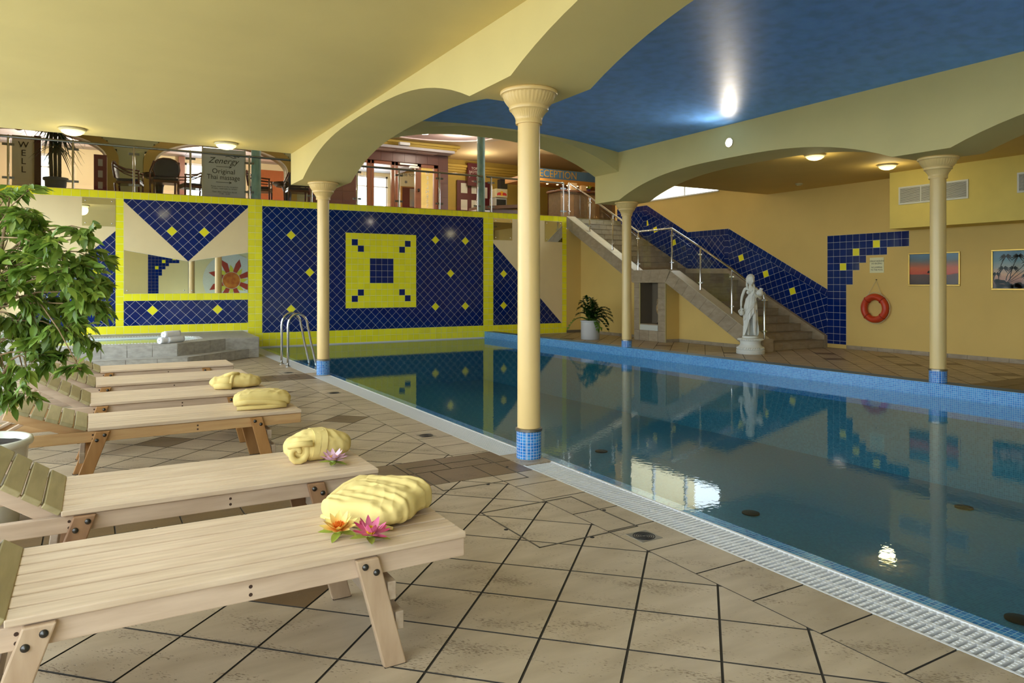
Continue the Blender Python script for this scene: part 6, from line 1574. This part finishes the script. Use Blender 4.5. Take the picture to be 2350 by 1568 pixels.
# white letter board, copper lamp and small framed case at the far left
lb = empty('letter_board', (-1.62, 20.0, ZM+0.004), label='white board with black upright letters at the far left of the mezzanine', cat='sign')
b = MB(); b.box(-1.6, -1.17, 19.98, 20.02, ZM+0.004, ZM+1.5); b.build('board', M('board_white', (222, 222, 206), 0.5), lb)
b = MB(); b.box(-1.17, -1.04, 19.96, 20.06, ZM+0.004, ZM+1.52); b.build('post', M('board_post', (74, 42, 40), 0.4), lb)
text('lettering', 'W\nE\nL\nL', 0.2, (-1.38, 19.975, ZM+1.0), R0, BLK, lb, spacing=0.95)
cl = empty('copper_lamp', (-1.42, 19.2, 5.95), label='copper globe lamp hanging at the far left of the mezzanine', cat='lamp')
b = MB(); b.ball((-1.42, 19.2, 4.98), (0.15, 0.15, 0.15), 20, 14); b.build('globe', M('copper', (150, 74, 44), 0.25, 0.7), cl, smooth=True)
b = MB(); b.tube([(-1.42, 19.2, 5.12), (-1.42, 19.2, 5.95)], 0.012, 6); b.build('stem', DARK, cl)
wc = empty('framed_case', (0.16, 20.44, ZM+0.2), label='narrow maroon framed board with small pictures on the arch pier', cat='notice board')
MAR = M('maroon', (92, 30, 36), 0.5)
b = MB(); b.box(0.02, 0.3, 20.40, 20.44, 3.6, 4.62); b.build('board', MAR, wc)
for k in range(3): b = MB(); b.box(0.11, 0.21, 20.396, 20.40, 3.78+0.28*k, 3.95+0.28*k); b.build('card', M('card_grey', (150, 146, 140), 0.5), wc)
# notice boards and price board in the lobby
nb_ = empty('notice_board', (12.0, 23.5, 4.0), label='maroon notice board with white sheets in the lobby', cat='notice board')
b = MB(); b.box(11.4, 12.75, 23.5, 23.55, 4.0, 5.2); b.build('board', MAR, nb_)
SH = M('paper', (220, 216, 204), 0.6)
for x, z, w, h in ((11.55, 4.74, .26, .36), (11.55, 4.12, .26, .38), (11.98, 4.1, .2, .4), (11.98, 4.74, .3, .34), (12.38, 4.6, .26, .4)):
    b = MB(); b.box(x, x+w, 23.49, 23.5, z, z+h); b.build('sheet', SH, nb_)
ps = empty('hotel_sign', (11.97, 23.3, 5.2), label='upright maroon hotel sign with pale lettering above the notice board', cat='sign')
b = MB(); b.box(11.74, 12.2, 23.3, 23.42, 5.0, 5.82); b.build('panel', MAR, ps)
text('lettering', 'TOP\nHOTEL', 0.13, (12.0, 23.295, 5.56), R0, SH, ps)
text('lettering', 'HOTEL', 0.07, (12.0, 23.295, 5.16), R0, SH, ps)
b = MB(); b.prism([(11.79+0.03*math.sin(t), 23.296, 5.3+0.24*t/3) for t in (0, 1, 2, 3)]+[(11.805+0.03*math.sin(t), 23.296, 5.3+0.24*t/3) for t in (3, 2, 1, 0)], (0, -0.002, 0)); b.build('emblem', SH, ps)
# fridge
fr = empty('drinks_fridge', (12.71, 22.6, ZM+0.004), label='small glass door drinks fridge with a bull emblem on its header', cat='fridge')
b = MB(); b.box(12.43, 12.91, 22.5, 22.95, ZM+0.2, 4.52); b.build('cabinet', M('fridge_grey', (176, 178, 176), 0.4), fr, bevel=0.02)
b = MB(); b.box(12.48, 12.86, 22.49, 22.5, ZM+0.5, 4.46); b.build('door', M('fridge_glass', (26, 34, 44), 0.1), fr)
b = MB(); b.box(12.43, 12.91, 22.46, 22.9, 4.53, 4.84); b.build('header', M('header_silver', (206, 196, 160), 0.4), fr, bevel=0.02)
b = MB(); b.lathe([(0.09, 0), (0.09, 0.004), (0, 0.004)], (0, 0, 0), 20); b.v = [(x+12.67, 22.458-z, y+4.67) for x, y, z in b.v]; b.build('emblem_sun', M('emblem_yellow', (236, 180, 30), 0.5), fr)
for s in (-1, 1):
    b = MB(); q = [(0.02, -0.03), (0.07, -0.06), (0.12, -0.05), (0.19, -0.07), (0.2, -0.01), (0.15, 0.04), (0.08, 0.05), (0.03, 0.03)]
    q = [(12.67+s*x, 22.452, 4.66+z) for x, z in q]; b.prism(q if s < 0 else q[::-1], (0, 0.004, 0)); b.build('emblem_bull', M('emblem_red', (196, 30, 36), 0.5), fr)
for k in range(4): b = MB(); b.lathe([(0.025, 0), (0.025, 0.14), (0.012, 0.19), (0.012, 0.22)], (12.54+0.085*k, 22.47, 3.95), 10); b.build('bottle', M('bottle_blue', (70, 100, 170), 0.2), fr)
b = MB(); b.box(12.65, 12.93, 22.5, 22.75, 4.86, 5.2)
tag(b.build('dark_poster_box', M('box_black', (34, 34, 38), 0.4), loc=(12.79, 22.6, 4.86)), 'black box standing on top of the drinks fridge', 'box')
# reception sign over the stair head
rs = empty('reception_sign', (14.0, 20.6, 5.0), label='blue fascia with yellow letters reading reception above the desk', cat='sign')
YS = 20.6
b = MB(); b.box(12.95, 16.8, YS, YS+0.25, 5.02, 5.36); b.build('fascia', M('fascia_blue', (84, 124, 160), 0.5), rs)
text('lettering', 'RECEPTION', 0.36, (13.76, YS-0.004, 5.19), R0, M('letter_gold', (206, 158, 56), 0.4), rs, sx=0.93)
b = MB(); b.box(12.2, 16.8, YS-0.1, YS+0.8, 4.86, 5.02); b.build('canopy', M('canopy_wood', (196, 138, 62), 0.45), rs)
SPOT = M('spot_glow', (255, 240, 190), 0.3, emit=14, ecol=(255, 226, 160))
for k in range(9): b = MB(); b.lathe([(0.035, 0), (0.035, -0.01), (0, -0.012)], (12.6+0.42*k, YS+0.06, 4.86), 12); b.build('spot', SPOT, rs)
# reception desk with things on it
ds = empty('reception_desk', (14.0, 19.2, ZM+0.004), label='stone and wood reception desk behind the stair head', cat='desk')
DSK = M('desk_stone', (122, 104, 82), 0.4, var=0.15, vs_=8); DWD = M('desk_wood', (110, 68, 42), 0.4, var=0.1)
b = MB(); b.box(13.0, 15.6, 19.2, 19.9, ZM+0.004, ZM+1.06); b.build('body', DSK, ds)
for k in range(5): t = MB(); x = 13.0+0.52*k; t.tile([(x+.003, 19.2, ZM+0.05), (x+.517, 19.2, ZM+0.05), (x+.517, 19.2, ZM+1.0), (x+.003, 19.2, ZM+1.0)], (0, -1, 0), 0.012, 0.003); t.build('panel', DSK if k % 2 else M('desk_tan', (150, 120, 84), 0.4, var=0.1), ds)
b = MB(); b.box(12.94, 15.66, 19.1, 19.95, ZM+1.06, ZM+1.12); b.build('counter_top', DWD, ds, bevel=0.006)
wdr = MB(); wdr.box(14.4, 16.8, 21.7, 22.1, ZM+0.004, 4.86); wo_ = tag(wdr.build('back_cabinet', M('mahogany_panel', (86, 36, 24), 0.35, var=0.12, vs_=3, stretch=(8, 8, 1)), loc=(15.6, 21.9, ZM)), 'dark mahogany wall cabinet behind the reception desk', 'cabinet')
for k in range(4): t = MB(); t.box(14.44+0.59*k, 14.98+0.59*k, 21.68, 21.7, ZM+0.1, 4.8); t.build('door', MATS['mahogany_panel'], wo_)
pl2 = empty('desk_plant', (14.35, 19.5, ZM+1.12), label='small light green plant in a purple pot on the reception desk', cat='plant')
b = MB(); b.lathe([(0.04, 0), (0.06, 0.13), (0.05, 0.13), (0, 0.11)], (0, 0, 0), 20, cap=False); b.build('pot', M('purple_pot', (96, 50, 120), 0.3), pl2, ang=40, local=True)
LG = M('desk_leaf', (150, 176, 40), 0.45); rnd = random.Random(8); lf = leaf_mesh(LG, 0.24, 0.055)
for k in range(16):
    R, p, sc = leaf_mat(Vector((0, 0, 0.12)), Vector((rnd.gauss(0, 1), rnd.gauss(0, 1), rnd.uniform(0.2, 1.6))), rnd.uniform(.7, 1.1), 0); l = MB(); l.add([tuple(R @ (Vector(q)*sc)+p) for q in lf.v], lf.f); l.build('leaf', LG, pl2, smooth=True, local=True)
mo = empty('desk_monitor', (14.95, 19.5, ZM+1.12), label='grey monitor seen from behind on the reception desk', cat='monitor')
b = MB(); b.box(14.75, 15.15, 19.5, 19.54, ZM+1.2, ZM+1.46); b.box(14.91, 14.99, 19.48, 19.56, ZM+1.12, ZM+1.22); b.build('screen_back', M('monitor_grey', (170, 170, 186), 0.4), mo)
for k, (x, w, h) in enumerate(((13.5, .22, .26), (13.9, .2, .2))):
    b = MB(); b.box(x, x+w, 19.3, 19.42, ZM+1.12, ZM+1.12+h); tag(b.build('leaflet_box', M('leaflet_tan', (206, 170, 122), 0.5), loc=(x+w/2, 19.36, ZM+1.12)), 'tan leaflet box on the reception desk, '+('the larger one' if k == 0 else 'the one beside the plant'), 'box')
# second counter seen left of the near column
sc_ = empty('bar_counter', (10.9, 19.6, ZM+0.004), label='brown counter with a white front in the lobby, just left of the near column', cat='counter')
b = MB(); b.prism([(10.2, 19.4, ZM+0.35), (12.0, 19.2, ZM+0.5), (12.0, 20.0, ZM+0.5), (10.2, 20.2, ZM+0.35)], (0, 0, 0.1)); b.build('top', DWD, sc_)
b = MB(); b.box(10.05, 10.5, 19.35, 20.1, ZM+0.004, ZM+0.33); b.build('white_front', WHITEP, sc_, bevel=0.01)
b = MB(); b.box(10.5, 12.0, 19.5, 20.0, ZM+0.004, ZM+0.4); b.build('base', DWD, sc_)
# poster seen through the lobby doors, exit label and pendant light
po = empty('lobby_poster', (11.0, 25.9, 4.2), label='maroon framed poster seen through the glass lobby doors', cat='picture')
b = MB(); b.box(10.2, 11.9, 25.93, 25.98, 4.15, 5.18); b.build('frame', M('poster_gold', (170, 120, 60), 0.4), po)
b = MB(); b.box(10.25, 11.85, 25.92, 25.93, 4.19, 5.14); b.build('mount', MAR, po)
b = MB(); b.box(11.45, 11.8, 25.91, 25.92, 4.35, 5.05); b.build('print', M('poster_sky', (110, 150, 180), 0.5), po)
b = MB(); b.box(10.55, 11.0, 25.91, 25.92, 4.4, 5.1); b.build('print', M('poster_blue', (96, 140, 176), 0.5, alt=(176, 150, 120), vs_=2.5), po)
b = MB(); b.box(11.03, 11.42, 25.91, 25.92, 4.4, 5.05); b.build('print', M('poster_tan', (160, 132, 84), 0.5, alt=(96, 66, 44), vs_=3), po)
b = MB(); b.lathe([(0.13, 0), (0.13, -0.012), (0, -0.014)], (8.55, 19.85, 5.925), 24); tag(b.build('downlight', M('downlight_glow', (255, 240, 220), 0.3, emit=12), loc=(8.55, 19.85, 5.92)), 'round lit downlight in the pink lobby ceiling recess', 'lamp')
b = MB(); b.box(8.2, 8.55, 20.95, 21.1, 5.74, 5.84); tag(b.build('emergency_light', WHITEP, loc=(8.38, 21.0, 5.74), bevel=0.02), 'small white emergency light under the lobby ceiling', 'lamp')
cz = (11.25, 17.05, ZM+0.006)
for k, dx in enumerate((-0.5, -0.42)):
    b = MB(); b.lathe([(0.03, 0), (0.035, 0.05), (0.028, 0.05), (0, 0.035)], (11.25+dx, 17.35, ZM+0.004), 14, cap=False); b.lathe([(0.012, 0.06), (0.008, 0.1), (0, 0.12)], (11.25+dx, 17.35, ZM+0.004), 8)
    tag(b.build('tea_light', M('candle_glow', (255, 200, 110), 0.4, emit=4), loc=(11.25+dx, 17.35, ZM)), 'small lit tea light on the mezzanine edge, '+('left of the pair' if k == 0 else 'right of the pair'), 'candle')
for x, y, z, p in ((2.0, 18.5, 5.85, 45), (6.5, 19.0, 5.85, 60), (9.5, 19.4, 5.8, 60), (12.8, 18.6, 5.0, 30), (12.8, 20.2, 4.8, 14), (3, 23.6, 5.2, 130), (8, 23.6, 5.2, 130), (-0.8, 23.6, 5.2, 130), (11.5, 22.0, 5.4, 30)):
    lamp('lobby_fill', 'POINT', (x, y, z), p, (1.0, 0.88, 0.7), 0.12)  # point lights without fixtures, added to brighten the lobby and back room

# ------------------------------------------------------------------ wall behind the camera, seen in the mirrors
wq = MB()
pa = TileField(wall_front, lambda a, c: (a, YF+0.001, c), (0, 1, 0), [TBLUE, TYEL], 0.006, 0.0025)
pb_ = MB()
X0 = 2.3; Zt = 2.9; rows2 = [(12, []), (12, [7]), (9, [4]), (6, []), (5, [2]), (4, []), (4, [])]+[(3, [])]*9
big = MB(); bigy = MB()
for j, (n, ye) in enumerate(rows2):
    for i in range(n):
        x0, z0 = X0+i*0.1535, Zt-(j+1)*0.1535
        (bigy if i in ye else big).tile([(x0+G, YF, z0+G), (x0+G, YF, z0+0.1535-G), (x0+0.1535-G, YF, z0+0.1535-G), (x0+0.1535-G, YF, z0+G)], (0, 1, 0), 0.006, 0.0025)
big.build('tile_field', TBLUE, wall_front, kind='stuff'); bigy.build('tile_field', TYEL, wall_front, kind='stuff')
sn = empty('sun_mosaic', (6.1, YF, 1.6), label='round sun mosaic on the wall behind the viewer, seen only in the mirror', cat='mosaic')
b = MB(); b.prism([(6.1+1.35*math.cos(t*PI/24), YF+0.002, 1.6+1.35*math.sin(t*PI/24)) for t in range(48)], (0, 0.004, 0)); b.build('ground', M('mosaic_grey', (214, 208, 176), 0.4, var=0.1, vs_=30), sn)
b = MB(); b.prism([(6.1+0.42*math.cos(t*PI/16), YF+0.007, 1.6+0.42*math.sin(t*PI/16)) for t in range(32)], (0, 0.004, 0)); b.build('disc', M('mosaic_orange', (206, 128, 40), 0.4, alt=(168, 70, 26), vs_=4), sn)
for k in range(16):
    a = 2*PI*k/16; L = 1.15 if k % 2 else 0.8; mm = M('mosaic_red', (168, 62, 40), 0.4, var=0.15, vs_=30) if k % 2 else M('mosaic_yellow', (206, 196, 60), 0.4, var=0.1, vs_=30)
    q = [(0.44, -0.10), (0.75*L, -0.16 if k % 2 else -0.09), (L, 0.05), (0.75*L, 0.13 if k % 2 else 0.09), (0.44, 0.10)]
    b = MB(); b.prism([(6.1+r*math.cos(a)-s*math.sin(a), YF+0.007, 1.6+r*math.sin(a)+s*math.cos(a)) for r, s in q], (0, 0.004, 0)); b.build('ray', mm, sn)
